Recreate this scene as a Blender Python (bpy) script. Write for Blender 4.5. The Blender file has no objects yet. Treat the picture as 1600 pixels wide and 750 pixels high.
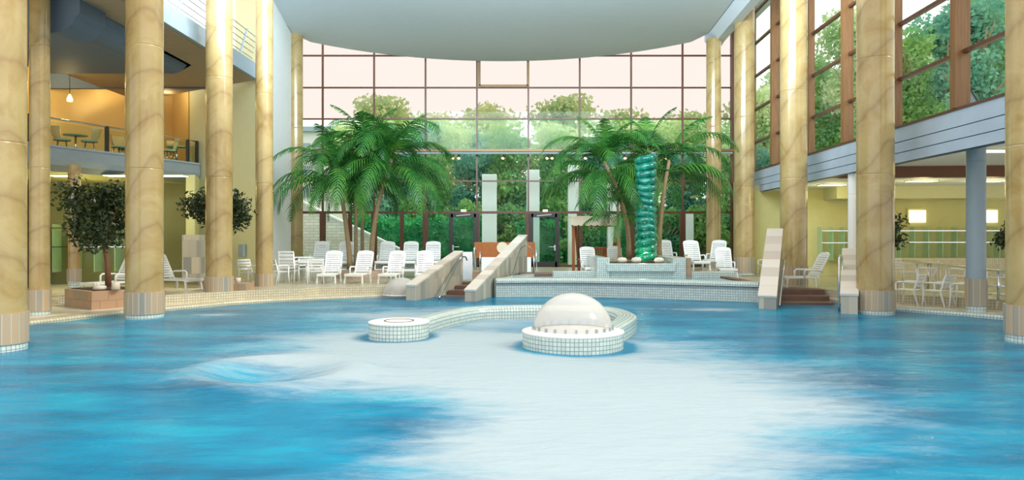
import bpy, bmesh, math, random
from mathutils import Vector, Matrix
import numpy as np
R = math.radians
PI = math.pi
SC = bpy.context.scene
COL = SC.collection
F = 1100.0; HY = 370.0; CAMZ = 2.0          # focal length in pixels, horizon row, eye height above the water

# ---------------------------------------------------------------- camera, world, light
cam_d = bpy.data.cameras.new('camera'); cam = bpy.data.objects.new('camera', cam_d); COL.objects.link(cam)
cam.location = (0, 0, CAMZ); cam.rotation_euler = (R(90), 0, 0)
cam_d.sensor_width = 36; cam_d.lens = F/1600*36; cam_d.shift_y = (HY-375)/1600; cam_d.clip_end = 400
SC.camera = cam
SC.view_settings.view_transform = 'Standard'; SC.view_settings.look = 'None'
SC.view_settings.exposure = 0.0; SC.view_settings.gamma = 1.0
SC.cycles.use_denoising = True; SC.cycles.max_bounces = 8; SC.cycles.diffuse_bounces = 4
SC.cycles.transparent_max_bounces = 16; SC.cycles.caustics_reflective = False; SC.cycles.caustics_refractive = False
SC.cycles.sample_clamp_indirect = 6
w = bpy.data.worlds.new('sky'); SC.world = w; w.use_nodes = True
bg = w.node_tree.nodes['Background']; bg.inputs[0].default_value = (1.0, 0.97, 0.95, 1); bg.inputs[1].default_value = 1.85
def area(name, loc, rot, sx, sy, e, col=(1, 1, 1)):
    l = bpy.data.lights.new(name, 'AREA'); l.shape = 'RECTANGLE'; l.size = sx; l.size_y = sy; l.energy = e; l.color = col
    o = bpy.data.objects.new(name, l); COL.objects.link(o); o.location = loc; o.rotation_euler = rot; return o
def point(name, loc, e, col=(1, .8, .4), r=.12):
    l = bpy.data.lights.new(name, 'POINT'); l.energy = e; l.color = col; l.shadow_soft_size = r
    o = bpy.data.objects.new(name, l); COL.objects.link(o); o.location = loc; return o
sun_d = bpy.data.lights.new('sun', 'SUN'); sun_d.energy = 2.2; sun_d.angle = R(14); sun_d.color = (1, .93, .78)
sun = bpy.data.objects.new('sun', sun_d); COL.objects.link(sun); sun.rotation_euler = Vector((-.72, .18, -.62)).to_track_quat('-Z', 'Y').to_euler()

area('added_ceiling_fill', (0, 15.3, 11.4), (R(180-50), 0, 0), 18, 6.5, 10500, (.76, .89, 1))  # added unseen area light that brightens the ceiling; no fitting there

# ---------------------------------------------------------------- helpers
def G(px, py, z=0.0):
    d = (CAMZ-z)*F/(py-HY); return Vector(((px-800)/F*d, d, z))
def D(px, py, d):
    return Vector(((px-800)/F*d, d, CAMZ+(HY-py)/F*d))
def lin(c):
    return tuple(((v/255)/12.92 if v/255 <= .04045 else ((v/255+.055)/1.055)**2.4) for v in c) + (1,)

class NT:
    def __init__(s, name):
        s.m = bpy.data.materials.new(name); s.m.use_nodes = True; s.n = s.m.node_tree.nodes; s.l = s.m.node_tree.links
        s.b = s.n['Principled BSDF']
    def add(s, t, **k):
        x = s.n.new(t)
        for a, v in k.items(): setattr(x, a, v)
        return x
    def link(s, a, b): s.l.new(a, b)
    def ramp(s, fac, stops):
        r = s.add('ShaderNodeValToRGB'); e = r.color_ramp.elements
        while len(e) < len(stops): e.new(.5)
        for q, (p, c) in zip(e, stops): q.position = p; q.color = c
        s.link(fac, r.inputs[0]); return r.outputs[0]
    def noise(s, vec, scale, detail=4, rough=.55, dist=0):
        n = s.add('ShaderNodeTexNoise'); n.inputs['Scale'].default_value = scale; n.inputs['Detail'].default_value = detail
        n.inputs['Roughness'].default_value = rough; n.inputs['Distortion'].default_value = dist
        if vec is not None: s.link(vec, n.inputs['Vector'])
        return n
    def mapping(s, vec, scale=(1, 1, 1), rot=(0, 0, 0), loc=(0, 0, 0)):
        m = s.add('ShaderNodeMapping'); m.inputs['Scale'].default_value = scale; m.inputs['Rotation'].default_value = rot
        m.inputs['Location'].default_value = loc; s.link(vec, m.inputs['Vector']); return m.outputs[0]
    def mix(s, f, a, b, t='MIX'):
        m = s.add('ShaderNodeMix', data_type='RGBA', blend_type=t)
        for i, v in ((0, f), (6, a), (7, b)):
            if hasattr(v, 'links'): s.link(v, m.inputs[i])
            else: m.inputs[i].default_value = v
        return m.outputs[2]
    def bump(s, h, strength=.3, dist=.02):
        b = s.add('ShaderNodeBump'); b.inputs['Strength'].default_value = strength; b.inputs['Distance'].default_value = dist
        s.link(h, b.inputs['Height']); s.link(b.outputs[0], s.b.inputs['Normal'])
MATS = {}
def plain(name, rgb, rough=.5, metal=0, var=.06, scale=3, spec=.5):
    t = NT(name); c = lin(rgb); tc = t.add('ShaderNodeTexCoord')
    n = t.noise(tc.outputs['Object'], scale)
    d = tuple(v*(1-var*2.2) for v in c[:3])+(1,)
    t.link(t.mix(n.outputs[0], d, tuple(min(1, v*(1+var)) for v in c[:3])+(1,)), t.b.inputs['Base Color'])
    t.b.inputs['Roughness'].default_value = rough; t.b.inputs['Metallic'].default_value = metal
    t.b.inputs['Specular IOR Level'].default_value = spec
    MATS[name] = t.m; return t.m
def tilemat(name, rgb, mortar, size=.075, gap=.006, h=None, rough=.25, off=0, rgb2=None):
    t = NT(name); uv = t.add('ShaderNodeUVMap'); b = t.add('ShaderNodeTexBrick', offset=off, offset_frequency=2, squash=1)
    t.link(uv.outputs[0], b.inputs['Vector']); b.inputs['Scale'].default_value = 1
    b.inputs['Brick Width'].default_value = size; b.inputs['Row Height'].default_value = h or size
    b.inputs['Mortar Size'].default_value = gap; b.inputs['Mortar Smooth'].default_value = .2
    b.inputs['Color1'].default_value = lin(rgb); b.inputs['Color2'].default_value = lin(rgb2 or tuple(int(v*.93) for v in rgb))
    b.inputs['Mortar'].default_value = lin(mortar)
    t.link(b.outputs[0], t.b.inputs['Base Color']); t.b.inputs['Roughness'].default_value = rough
    MATS[name] = t.m; return t.m
plain('white_plastic', (232, 235, 232), .35); plain('ceiling_paint', (224, 234, 244), .8, var=.02)
plain('grey_paint', (140, 152, 156), .6); plain('dark_grey_paint', (92, 110, 128), .6); plain('cream_plaster', (206, 204, 160), .75, var=.03)
plain('white_plaster', (244, 248, 246), .7, var=.03); plain('orange_plaster', (216, 184, 116), .8, var=.06, scale=.6)
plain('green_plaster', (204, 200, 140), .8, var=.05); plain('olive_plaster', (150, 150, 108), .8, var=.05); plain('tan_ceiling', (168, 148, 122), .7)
plain('chrome', (215, 220, 222), .18, 1); plain('dark_metal', (50, 54, 56), .45, .3)
plain('black_steel', (40, 38, 36), .4); plain('white_stone', (228, 226, 220), .6, var=.02); plain('soil', (70, 52, 36), .95, var=.3, scale=30)
plain('fin_glass', (176, 202, 160), .2); plain('pebble', (214, 206, 190), .6, var=.12, scale=12); plain('canvas', (232, 222, 196), .85); plain('lawn', (88, 128, 62), .9, var=.3, scale=5)
plain('counter_wood', (172, 98, 36), .4, var=.12, scale=6); plain('teal_fabric', (176, 205, 190), .7); plain('wicker', (236, 206, 150), .6)
plain('plate_grey', (150, 165, 172), .5); plain('step_stone', (120, 92, 78), .5, var=.2, scale=4); plain('bronze_metal', (120, 96, 60), .4, .4)
plain('bark', (150, 128, 92), .8, var=.25, scale=14); plain('ficus_bark', (120, 84, 56), .8, var=.2, scale=14)
plain('acrylic_white', (250, 248, 244), .12, var=0)
tilemat('pool_tile', (206, 218, 213), (112, 140, 136)); tilemat('cream_tile', (208, 202, 176), (146, 136, 108))
tilemat('deck_tile', (222, 214, 192), (186, 176, 152), .2, .006, rough=.45)
tilemat('stone_strips', (186, 160, 126), (196, 190, 172), .14, .006, .9, .35, 0, (140, 142, 132))
tilemat('stone_slabs', (196, 188, 168), (160, 152, 138), .3, .005, .62, .4, .35, (140, 142, 136))
tilemat('stone_cap', (222, 217, 206), (180, 172, 160), .5, .006, .5, .4, 0, (190, 180, 165))
tilemat('garden_brick', (235, 228, 216), (196, 184, 168), .55, .02, .18, .8, .5, (215, 205, 192))
tilemat('planter_stone', (176, 140, 110), (120, 100, 80), .42, .006, .3, .45, .5, (150, 138, 116))

def wood(name, c1, c2, scale=6):
    t = NT(name); tc = t.add('ShaderNodeTexCoord'); v = t.mapping(tc.outputs['Object'], (scale*3, scale*3, scale*.18))
    n = t.noise(v, 1, 5, .6, .6); t.link(t.ramp(n.outputs[0], [(.3, lin(c1)), (.7, lin(c2))]), t.b.inputs['Base Color'])
    t.b.inputs['Roughness'].default_value = .4; MATS[name] = t.m
wood('wood_frame', (66, 38, 22), (104, 64, 38)); wood('wood_post', (104, 72, 40), (136, 98, 58)); wood('swing_wood', (120, 66, 30), (172, 104, 52))

def marble():
    t = NT('marble'); tc = t.add('ShaderNodeTexCoord'); oi = t.add('ShaderNodeObjectInfo')
    ad = t.add('ShaderNodeVectorMath', operation='MULTIPLY_ADD'); ad.inputs[1].default_value = (1, 1, 1)
    rnd = t.add('ShaderNodeVectorMath', operation='SCALE'); rnd.inputs['Scale'].default_value = 37
    t.link(oi.outputs['Location'], rnd.inputs[0]); t.link(tc.outputs['Object'], ad.inputs[0]); t.link(rnd.outputs[0], ad.inputs[2])
    v = t.mapping(ad.outputs[0], (1, 1, .8), (R(24), R(38), 0))
    wv = t.add('ShaderNodeTexWave', wave_type='BANDS', bands_direction='Z', wave_profile='SAW')
    wv.inputs['Scale'].default_value = .42; wv.inputs['Distortion'].default_value = 9; wv.inputs['Detail'].default_value = 4
    wv.inputs['Detail Scale'].default_value = .5; wv.inputs['Detail Roughness'].default_value = .55
    t.link(v, wv.inputs['Vector'])
    c = t.ramp(wv.outputs[1], [(0, lin((158, 136, 92))), (.08, lin((170, 150, 102))), (.5, lin((178, 158, 108))), (.92, lin((168, 146, 98))), (1, lin((150, 127, 84)))])
    n = t.noise(v, 1.3, 5, .6, 1.2)
    c2 = t.ramp(n.outputs[0], [(.3, lin((222, 204, 166))), (.55, (1, 1, 1, 1)), (.75, lin((238, 228, 204)))])
    t.link(t.mix(.75, c, c2, 'MULTIPLY'), t.b.inputs['Base Color'])
    t.b.inputs['Roughness'].default_value = .22; t.b.inputs['Coat Weight'].default_value = .15; t.b.inputs['Coat Roughness'].default_value = .1
    MATS['marble'] = t.m
marble()

def leafmat(name, c1, c2, c3, scale=1.5, trans=.35, rough=.45):
    t = NT(name); tc = t.add('ShaderNodeTexCoord'); g = t.add('ShaderNodeNewGeometry')
    oi = t.add('ShaderNodeObjectInfo')
    n = t.noise(g.outputs['Position'], scale, 3)
    n2 = t.noise(tc.outputs['Object'], 60, 0)
    m = t.mix(.45, n.outputs['Color'], n2.outputs['Color'])
    sep = t.add('ShaderNodeSeparateColor'); t.link(m, sep.inputs[0])
    c = t.ramp(sep.outputs[0], [(.34, lin(c1)), (.5, lin(c2)), (.66, lin(c3))])
    t.link(c, t.b.inputs['Base Color']); t.b.inputs['Roughness'].default_value = rough
    tr = t.add('ShaderNodeBsdfTranslucent'); t.link(c, tr.inputs[0])
    mx = t.add('ShaderNodeMixShader'); mx.inputs[0].default_value = trans
    t.link(t.b.outputs[0], mx.inputs[1]); t.link(tr.outputs[0], mx.inputs[2])
    t.link(mx.outputs[0], t.n['Material Output'].inputs[0]); MATS[name] = t.m
leafmat('palm_leaf', (16, 78, 32), (40, 114, 46), (112, 164, 60), 1.2, .32, .4)
leafmat('ficus_leaf', (26, 44, 22), (44, 62, 30), (72, 84, 44), 3, .12, .4)
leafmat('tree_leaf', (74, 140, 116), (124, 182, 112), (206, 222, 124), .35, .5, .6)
leafmat('haze_pale_leaf', (160, 200, 160), (196, 220, 160), (234, 238, 186), .3, .5, .7)  # haze and glare over far trees put into a lighter leaf colour
leafmat('teal_leaf', (66, 136, 134), (104, 170, 148), (164, 206, 160), .35, .5, .6)
leafmat('hedge_leaf', (22, 128, 76), (58, 170, 104), (120, 205, 130), 1.2, .45, .5)

def glassmat(name, tint, refl=.06, alpha_like=None):
    t = NT(name); t.n.remove(t.b)
    tr = t.add('ShaderNodeBsdfTransparent'); tr.inputs[0].default_value = tint
    gl = t.add('ShaderNodeBsdfGlossy'); gl.inputs['Roughness'].default_value = .02
    lw = t.add('ShaderNodeLayerWeight'); lw.inputs[0].default_value = .5
    pw = t.add('ShaderNodeMath', operation='POWER'); t.link(lw.outputs[1], pw.inputs[0]); pw.inputs[1].default_value = 4
    ml = t.add('ShaderNodeMath', operation='MULTIPLY_ADD'); t.link(pw.outputs[0], ml.inputs[0]); ml.inputs[1].default_value = .35; ml.inputs[2].default_value = .008
    mx = t.add('ShaderNodeMixShader'); t.link(ml.outputs[0], mx.inputs[0]); t.link(tr.outputs[0], mx.inputs[1]); t.link(gl.outputs[0], mx.inputs[2])
    t.link(mx.outputs[0], t.n['Material Output'].inputs[0]); MATS[name] = t.m
glassmat('window_glass', (.80, .90, .87, 1)); glassmat('warm_window_glass', (.56, .505, .475, 1)); glassmat('side_window_glass', (.80, .86, .84, 1)); glassmat('green_pane', (.94, .985, .94, 1)); glassmat('rail_glass', (.9, .95, .88, 1))

def twistglass():
    t = NT('green_glass'); tc = t.add('ShaderNodeTexCoord')
    n = t.noise(tc.outputs['Object'], 5, 4, .6)
    t.link(t.ramp(n.outputs[0], [(.3, lin((0, 84, 74))), (.55, lin((20, 134, 112))), (.75, lin((90, 190, 160)))]), t.b.inputs['Base Color'])
    t.b.inputs['Roughness'].default_value = .12; t.b.inputs['Transmission Weight'].default_value = .3; t.b.inputs['IOR'].default_value = 1.3
    t.b.inputs['Coat Weight'].default_value = .6
    MATS['green_glass'] = t.m
twistglass()
def emis(name, rgb, s):
    t = NT(name); t.b.inputs['Emission Color'].default_value = lin(rgb); t.b.inputs['Emission Strength'].default_value = s
    t.b.inputs['Base Color'].default_value = lin(rgb); MATS[name] = t.m
emis('lamp_glow', (255, 236, 150), 6); emis('wall_light', (255, 246, 190), 2.6); emis('warm_glow', (255, 190, 110), 6)

def domemat():
    t = NT('dome_acrylic'); t.b.inputs['Base Color'].default_value = lin((222, 220, 216)); t.b.inputs['Roughness'].default_value = .15
    tr = t.add('ShaderNodeBsdfTransparent'); tr.inputs[0].default_value = (.95, .95, .94, 1)
    lw = t.add('ShaderNodeLayerWeight'); lw.inputs[0].default_value = .3
    mp = t.add('ShaderNodeMapRange'); mp.inputs[1].default_value = 0; mp.inputs[2].default_value = 1; mp.inputs[3].default_value = .42; mp.inputs[4].default_value = .9
    t.link(lw.outputs[1], mp.inputs[0])
    mx = t.add('ShaderNodeMixShader'); t.link(mp.outputs[0], mx.inputs[0]); t.link(tr.outputs[0], mx.inputs[1]); t.link(t.b.outputs[0], mx.inputs[2])
    t.link(mx.outputs[0], t.n['Material Output'].inputs[0]); MATS['dome_acrylic'] = t.m
domemat()

def watermat():
    t = NT('pool_water'); tc = t.add('ShaderNodeTexCoord'); at = t.add('ShaderNodeAttribute', attribute_name='foam_and_glow')
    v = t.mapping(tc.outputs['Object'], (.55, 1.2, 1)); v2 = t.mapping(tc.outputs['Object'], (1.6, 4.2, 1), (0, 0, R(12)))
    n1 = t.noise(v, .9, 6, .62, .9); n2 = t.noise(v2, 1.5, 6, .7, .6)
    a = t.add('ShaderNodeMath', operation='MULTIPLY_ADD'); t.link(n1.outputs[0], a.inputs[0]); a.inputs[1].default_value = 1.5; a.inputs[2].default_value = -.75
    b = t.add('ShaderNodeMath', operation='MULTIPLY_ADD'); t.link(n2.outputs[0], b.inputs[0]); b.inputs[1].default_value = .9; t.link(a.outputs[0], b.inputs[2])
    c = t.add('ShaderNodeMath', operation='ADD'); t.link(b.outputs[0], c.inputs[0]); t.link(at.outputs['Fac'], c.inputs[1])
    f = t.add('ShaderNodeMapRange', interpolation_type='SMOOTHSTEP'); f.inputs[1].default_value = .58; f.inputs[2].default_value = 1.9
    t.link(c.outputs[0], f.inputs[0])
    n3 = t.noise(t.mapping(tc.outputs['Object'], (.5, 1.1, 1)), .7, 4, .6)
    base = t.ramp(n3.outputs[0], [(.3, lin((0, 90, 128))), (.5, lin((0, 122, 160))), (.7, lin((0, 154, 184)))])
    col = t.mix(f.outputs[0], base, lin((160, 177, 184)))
    t.link(col, t.b.inputs['Base Color'])
    r = t.add('ShaderNodeMapRange'); r.inputs[3].default_value = .12; r.inputs[4].default_value = .7; t.link(f.outputs[0], r.inputs[0])
    t.link(r.outputs[0], t.b.inputs['Roughness']); t.b.inputs['IOR'].default_value = 1.33; t.b.inputs['Specular IOR Level'].default_value = .08
    n4 = t.noise(t.mapping(tc.outputs['Object'], (1.2, 3.2, 1)), 1.6, 6, .6, .5)
    t.bump(n4.outputs[0], .35, .12); MATS['pool_water'] = t.m
    t = NT('spa_water'); t.b.inputs['Base Color'].default_value = lin((90, 170, 190)); t.b.inputs['Roughness'].default_value = .1; t.b.inputs['IOR'].default_value = 1.33
    tc = t.add('ShaderNodeTexCoord'); t.bump(t.noise(tc.outputs['Object'], 3, 4).outputs[0], .3, .05); MATS['spa_water'] = t.m
watermat()

class MB:
    """collects shapes; build() links them as one mesh object"""
    def __init__(s): s.bm = bmesh.new(); s.uv = s.bm.loops.layers.uv.new('UVMap'); s.done = set()
    def box(s, c, size, rot=None, bevel=0):
        hx, hy, hz = size[0]/2, size[1]/2, size[2]/2
        M = Matrix.Translation(Vector(c)) @ (rot.to_4x4() if rot is not None else Matrix.Identity(4))
        vs = [s.bm.verts.new(M @ Vector((x*hx, y*hy, z*hz))) for x in (-1, 1) for y in (-1, 1) for z in (-1, 1)]
        fs = [s.bm.faces.new([vs[i] for i in q]) for q in ((0, 1, 3, 2), (4, 6, 7, 5), (0, 4, 5, 1), (2, 3, 7, 6), (0, 2, 6, 4), (1, 5, 7, 3))]
        if bevel:
            es = list({e for f in fs for e in f.edges})
            bmesh.ops.bevel(s.bm, geom=es, offset=bevel, segments=2, affect='EDGES', profile=.5)
        return s
    def beam(s, a, b, wd, ht, up=(0, 0, 1), bevel=0):
        a, b = Vector(a), Vector(b); d = b-a; y = d.normalized(); u = Vector(up); x = y.cross(u)
        if x.length < 1e-5: x = y.cross(Vector((1, 0, 0)))
        x.normalize(); z = x.cross(y); M = Matrix((x, y, z)).transposed()
        return s.box((a+b)/2, (wd, d.length, ht), M, bevel)
    def tube(s, pts, r, n=8, cap=True):
        pts = [Vector(p) for p in pts]; rr = r if isinstance(r, (list, tuple)) else [r]*len(pts)
        rings = []; prev = None; L = 0; Ls = [0]
        for i, p in enumerate(pts):
            t = (pts[min(i+1, len(pts)-1)]-pts[max(i-1, 0)]).normalized()
            if prev is None:
                x = t.cross(Vector((0, 0, 1)))
                if x.length < 1e-3: x = t.cross(Vector((0, 1, 0)))
            else: x = prev - t*prev.dot(t)
            x.normalize(); prev = x; y = t.cross(x)
            rings.append([s.bm.verts.new(p + (x*math.cos(a)+y*math.sin(a))*rr[i]) for a in (2*PI*k/n for k in range(n))])
            if i: L += (p-pts[i-1]).length; Ls.append(L)
        for i in range(len(rings)-1):
            for k in range(n):
                f = s.bm.faces.new((rings[i][k], rings[i][(k+1) % n], rings[i+1][(k+1) % n], rings[i+1][k])); f.smooth = True
                for lp, (u, v) in zip(f.loops, ((k, Ls[i]), (k+1, Ls[i]), (k+1, Ls[i+1]), (k, Ls[i+1]))): lp[s.uv].uv = (u/n*2*PI*rr[i], v)
                s.done.add(f)
        if cap and n > 2: s.bm.faces.new(rings[0][::-1]); s.bm.faces.new(rings[-1])
        return s
    def lathe(s, prof, n=32, c=(0, 0, 0), smooth=True, a0=0, a1=2*PI):
        full = abs(a1-a0-2*PI) < 1e-6; c = Vector(c); m = n if full else n+1
        cols = []
        for k in range(m):
            a = a0+(a1-a0)*k/n; cols.append([s.bm.verts.new(c+Vector((r*math.cos(a), r*math.sin(a), z))) for r, z in prof])
        Ls = [0]
        for i in range(1, len(prof)): Ls.append(Ls[-1]+math.dist(prof[i], prof[i-1]))
        rm = max(r for r, z in prof)
        for k in range(n):
            A, B = cols[k], cols[(k+1) % m]
            for i in range(len(prof)-1):
                if prof[i][0] < 1e-6 and prof[i+1][0] < 1e-6: continue
                try: f = s.bm.faces.new((A[i], B[i], B[i+1], A[i+1]))
                except ValueError: continue
                f.smooth = smooth; u0, u1 = a0+(a1-a0)*k/n, a0+(a1-a0)*(k+1)/n
                flat = abs(prof[i][1]-prof[i+1][1]) < .3*abs(prof[i][0]-prof[i+1][0])
                if not flat:
                    for lp, (u, v) in zip(f.loops, ((u0, Ls[i]), (u1, Ls[i]), (u1, Ls[i+1]), (u0, Ls[i+1]))): lp[s.uv].uv = (u*rm, v)
                    s.done.add(f)
        return s
    def prism(s, pts, z0, z1):
        bot = [s.bm.verts.new((p[0], p[1], z0)) for p in pts]; top = [s.bm.verts.new((p[0], p[1], z1)) for p in pts]
        n = len(pts); s.bm.faces.new(top); s.bm.faces.new(bot[::-1]); L = 0
        for i in range(n):
            j = (i+1) % n; f = s.bm.faces.new((bot[i], bot[j], top[j], top[i])); l = math.dist(pts[i][:2], pts[j][:2])
            for lp, (u, v) in zip(f.loops, ((L, z0), (L+l, z0), (L+l, z1), (L, z1))): lp[s.uv].uv = (u, v)
            s.done.add(f); L += l
        return s
    def sweep(s, path, prof, closed=False, smooth=True):
        """profile [(offset to the left of travel, z)] closed loop, swept along a plan path"""
        P_ = [Vector((p[0], p[1])) for p in path]; n = len(P_); cols = []; L = 0; Ls = []
        for i, p in enumerate(P_):
            a = P_[i-1] if (i or closed) else p; b = P_[(i+1) % n] if (i < n-1 or closed) else p
            d1 = (p-a).normalized() if (p-a).length > 1e-6 else None; d2 = (b-p).normalized() if (b-p).length > 1e-6 else None
            d = ((d1 or d2)+(d2 or d1)).normalized(); nn = Vector((-d.y, d.x)); k = 1/max(.5, nn.dot(Vector((-(d1 or d2).y, (d1 or d2).x))))
            z_ = p_z = path[i][2] if len(path[i]) > 2 else 0
            cols.append([s.bm.verts.new((p.x+nn.x*o*k, p.y+nn.y*o*k, z+z_)) for o, z in prof])
            if i: L += (p-P_[i-1]).length
            Ls.append(L)
        m = len(prof); Pl = [0]
        for i in range(m): Pl.append(Pl[-1]+math.dist(prof[i], prof[(i+1) % m]))
        for i in range(n if closed else n-1):
            j = (i+1) % n; u1 = Ls[j] if j else L+(P_[0]-P_[-1]).length
            for k in range(m):
                k2 = (k+1) % m; f = s.bm.faces.new((cols[i][k], cols[i][k2], cols[j][k2], cols[j][k])); f.smooth = False
                for lp, (u, v) in zip(f.loops, ((Ls[i], Pl[k]), (Ls[i], Pl[k+1]), (u1, Pl[k+1]), (u1, Pl[k]))): lp[s.uv].uv = (u, v)
                s.done.add(f)
        if not closed: s.bm.faces.new(cols[0][::-1]); s.bm.faces.new(cols[-1])
        return s
    def face(s, pts): s.bm.faces.new([s.bm.verts.new(p) for p in pts]); return s
    def build(s, name, mat, parent=None, loc=None, normals=True):
        bm = s.bm
        if normals: bmesh.ops.recalc_face_normals(bm, faces=bm.faces)
        bm.normal_update()
        for f in bm.faces:
            if f in s.done: continue
            n = f.normal; ax = max(range(3), key=lambda i: abs(n[i]))
            for lp in f.loops:
                c = lp.vert.co
                if ax == 2: lp[s.uv].uv = (c.x, c.y)
                else:
                    t = Vector((-n.y, n.x, 0)).normalized() if abs(n.z) < .999 else Vector((1, 0, 0)); lp[s.uv].uv = (c.dot(t), c.z)
        me = bpy.data.meshes.new(name); bm.to_mesh(me); bm.free()
        for m in (mat if isinstance(mat, (list, tuple)) else [mat]): me.materials.append(MATS[m])
        o = bpy.data.objects.new(name, me); COL.objects.link(o)
        if parent is not None: o.parent = parent
        if loc is not None: o.location = loc
        return o

def tag(o, label, cat, group=None, kind=None):
    if label: o['label'] = label
    if cat: o['category'] = cat
    if group: o['group'] = group
    if kind: o['kind'] = kind
    return o
def thing(name, label, cat, loc=(0, 0, 0), rz=0, group=None):
    o = bpy.data.objects.new(name, None); COL.objects.link(o); o.location = loc; o.rotation_euler = (0, 0, rz)
    o.empty_display_size = .2; return tag(o, label, cat, group)
def struct(name, mb, mat, parent=None):
    o = mb.build(name, mat, parent)
    if parent is None: o['kind'] = 'structure'
    return o
def dup(root, loc, rz, label, group=None):
    r = root.copy(); COL.objects.link(r); r.location = loc; r.rotation_euler = (0, 0, rz); r['label'] = label
    if group: r['group'] = group
    for ch in list(root.children):
        c = ch.copy(); COL.objects.link(c); c.parent = r
        for g in list(ch.children):
            e = g.copy(); COL.objects.link(e); e.parent = c
    return r
class Kind:
    """first place() moves the prototype, later ones copy it"""
    def __init__(s, proto): s.p = proto; s.used = False
    def place(s, loc, rz, label, group=None):
        if not s.used:
            s.used = True; s.p.location = loc; s.p.rotation_euler = (0, 0, rz); s.p['label'] = label
            if group: s.p['group'] = group
            return s.p
        return dup(s.p, loc, rz, label, group)

# ================================================================ STRUCTURE
DK = .35           # raised deck level
LOW = .08          # coping level
pool_left = [(-12.2, 2), (-12.3, 9), (-12.0, 13), (-10.97, 15.8), (-9.95, 18.2), (-9.37, 19.0), (-8.67, 20.0), (-8.22, 20.75), (-6.9, 21.8), (-4.3, 23.2), (-3.35, 23.6)]
pool_right = [(7.5, 21.6), (7.7, 20.9), (9.7, 20.2), (10.3, 19.0), (11.97, 16.9), (12.9, 14.6), (13.2, 11), (13.2, 2)]
spa_front = [(-.53, 23.25), (.6, 23.4), (1.7, 23.4), (2.8, 23.2), (4.4, 22.75), (6.0, 22.1), (7.5, 21.4)]
def smooth_path(pts, k=4):
    out = []
    for i in range(len(pts)-1):
        p0 = pts[max(i-1, 0)]; p1 = pts[i]; p2 = pts[i+1]; p3 = pts[min(i+2, len(pts)-1)]
        for j in range(k):
            t = j/k
            out.append(tuple(.5*((2*p1[a])+(-p0[a]+p2[a])*t+(2*p0[a]-5*p1[a]+4*p2[a]-p3[a])*t*t+(-p0[a]+3*p1[a]-3*p2[a]+p3[a])*t**3) for a in range(len(p1))))
    out.append(tuple(pts[-1])); return out
PL = smooth_path(pool_left); PR = smooth_path(pool_right[3:])

# low floor beside the pool, left and right, and raised deck behind
b = MB()
edge = [(-9.8, 19.9), (-8.98, 20.7), (-8.17, 21.55), (-6.75, 22.3), (-6.3, 23.05), (-4.25, 23.5), (-3.3, 23.9)]
low_pts = [(p[0]-.3, p[1]+.1) for p in PL]
b.prism([(-26, 2)] + [(-12.7, 2)] + [(p[0]-.35, p[1]+.25) for p in PL[1:]] + [(-3.3, 25), (-9.8, 31), (-26, 31)], -1.2, LOW-.002)
struct('floor_left', b, 'deck_tile')
b = MB(); b.prism(edge + [(-2.6, 25.3), (-1.5, 26.0), (-.6, 25.2), (1.0, 26.2), (1.0, 29), (7.0, 26), (7.6, 22.8), (9.8, 22.4), (10.4, 21.0), (11.4, 20.0), (12.6, 18.8), (14.4, 17.6), (24, 17), (24, 39), (-14, 39), (-12.5, 28), (-9.8, 27)], -.3, DK)
struct('floor', b, ['cream_tile'])
b = MB(); b.prism([(9.75, 19.9)] + [(p[0]+.35, p[1]+.2) for p in PR] + [(13.6, 2), (26, 2), (26, 22), (9.9, 22.6)], -1.2, LOW)
struct('floor_right', b, 'deck_tile')
b = MB(); b.prism([(-26, -8), (26, -8), (26, 2), (-26, 2)], -1.2, LOW); struct('floor_front', b, 'deck_tile')
# copings
cop = [(0, -.5), (0, .05), (.03, .10), (.42, .10), (.46, LOW-.01), (.46, -.5)]
b = MB(); b.sweep(PL, cop); tag(b.build('pool_coping', 'cream_tile'), 'pale tiled pool rim curving along the left bank', 'pool edge')
b = MB(); b.sweep(PR, cop); tag(b.build('pool_coping', 'pool_tile'), 'white tiled pool rim along the right bank below the white armchairs', 'pool edge')

# water
def inside(x, y, poly):
    c = False; n = len(poly)
    for i in range(n):
        x1, y1 = poly[i]; x2, y2 = poly[(i+1) % n]
        if (y1 > y) != (y2 > y) and x < (x2-x1)*(y-y1)/(y2-y1)+x1: c = not c
    return c
outline = [(p[0]-.12, p[1]+.08) for p in PL] + [(-3.2, 23.9), (-2, 24.6), (-.4, 24.6), (-.3, 23.6)] + [(p[0], p[1]+.25) for p in spa_front[1:-1]] + [(7.6, 21.8), (9.9, 21.4)] + [(p[0]+.12, p[1]+.08) for p in PR]
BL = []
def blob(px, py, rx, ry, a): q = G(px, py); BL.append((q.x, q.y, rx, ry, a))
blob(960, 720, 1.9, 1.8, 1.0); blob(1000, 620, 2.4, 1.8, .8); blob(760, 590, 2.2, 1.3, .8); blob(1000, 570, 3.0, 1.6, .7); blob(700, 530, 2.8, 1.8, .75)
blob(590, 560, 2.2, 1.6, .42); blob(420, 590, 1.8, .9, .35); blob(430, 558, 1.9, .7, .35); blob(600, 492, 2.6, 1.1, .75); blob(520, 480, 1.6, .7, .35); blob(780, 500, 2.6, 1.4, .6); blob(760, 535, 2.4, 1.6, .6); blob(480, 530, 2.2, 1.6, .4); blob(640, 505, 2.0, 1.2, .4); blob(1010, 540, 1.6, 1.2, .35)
blob(700, 482, 1.8, .8, .55); blob(1115, 484, .75, .45, 1.0); blob(1010, 482, 1.6, .5, .35); blob(330, 492, .6, .35, .95); blob(560, 470, .9, .3, .45); blob(1190, 640, 1.6, 1.4, .4)  # leftmost blob here is painted underwater-light glow; the others are foam
blob(1050, 520, 1.8, 1.4, .3); blob(1330, 590, 1.5, .7, .15); blob(760, 690, 1.0, 1.5, .25)
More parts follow.
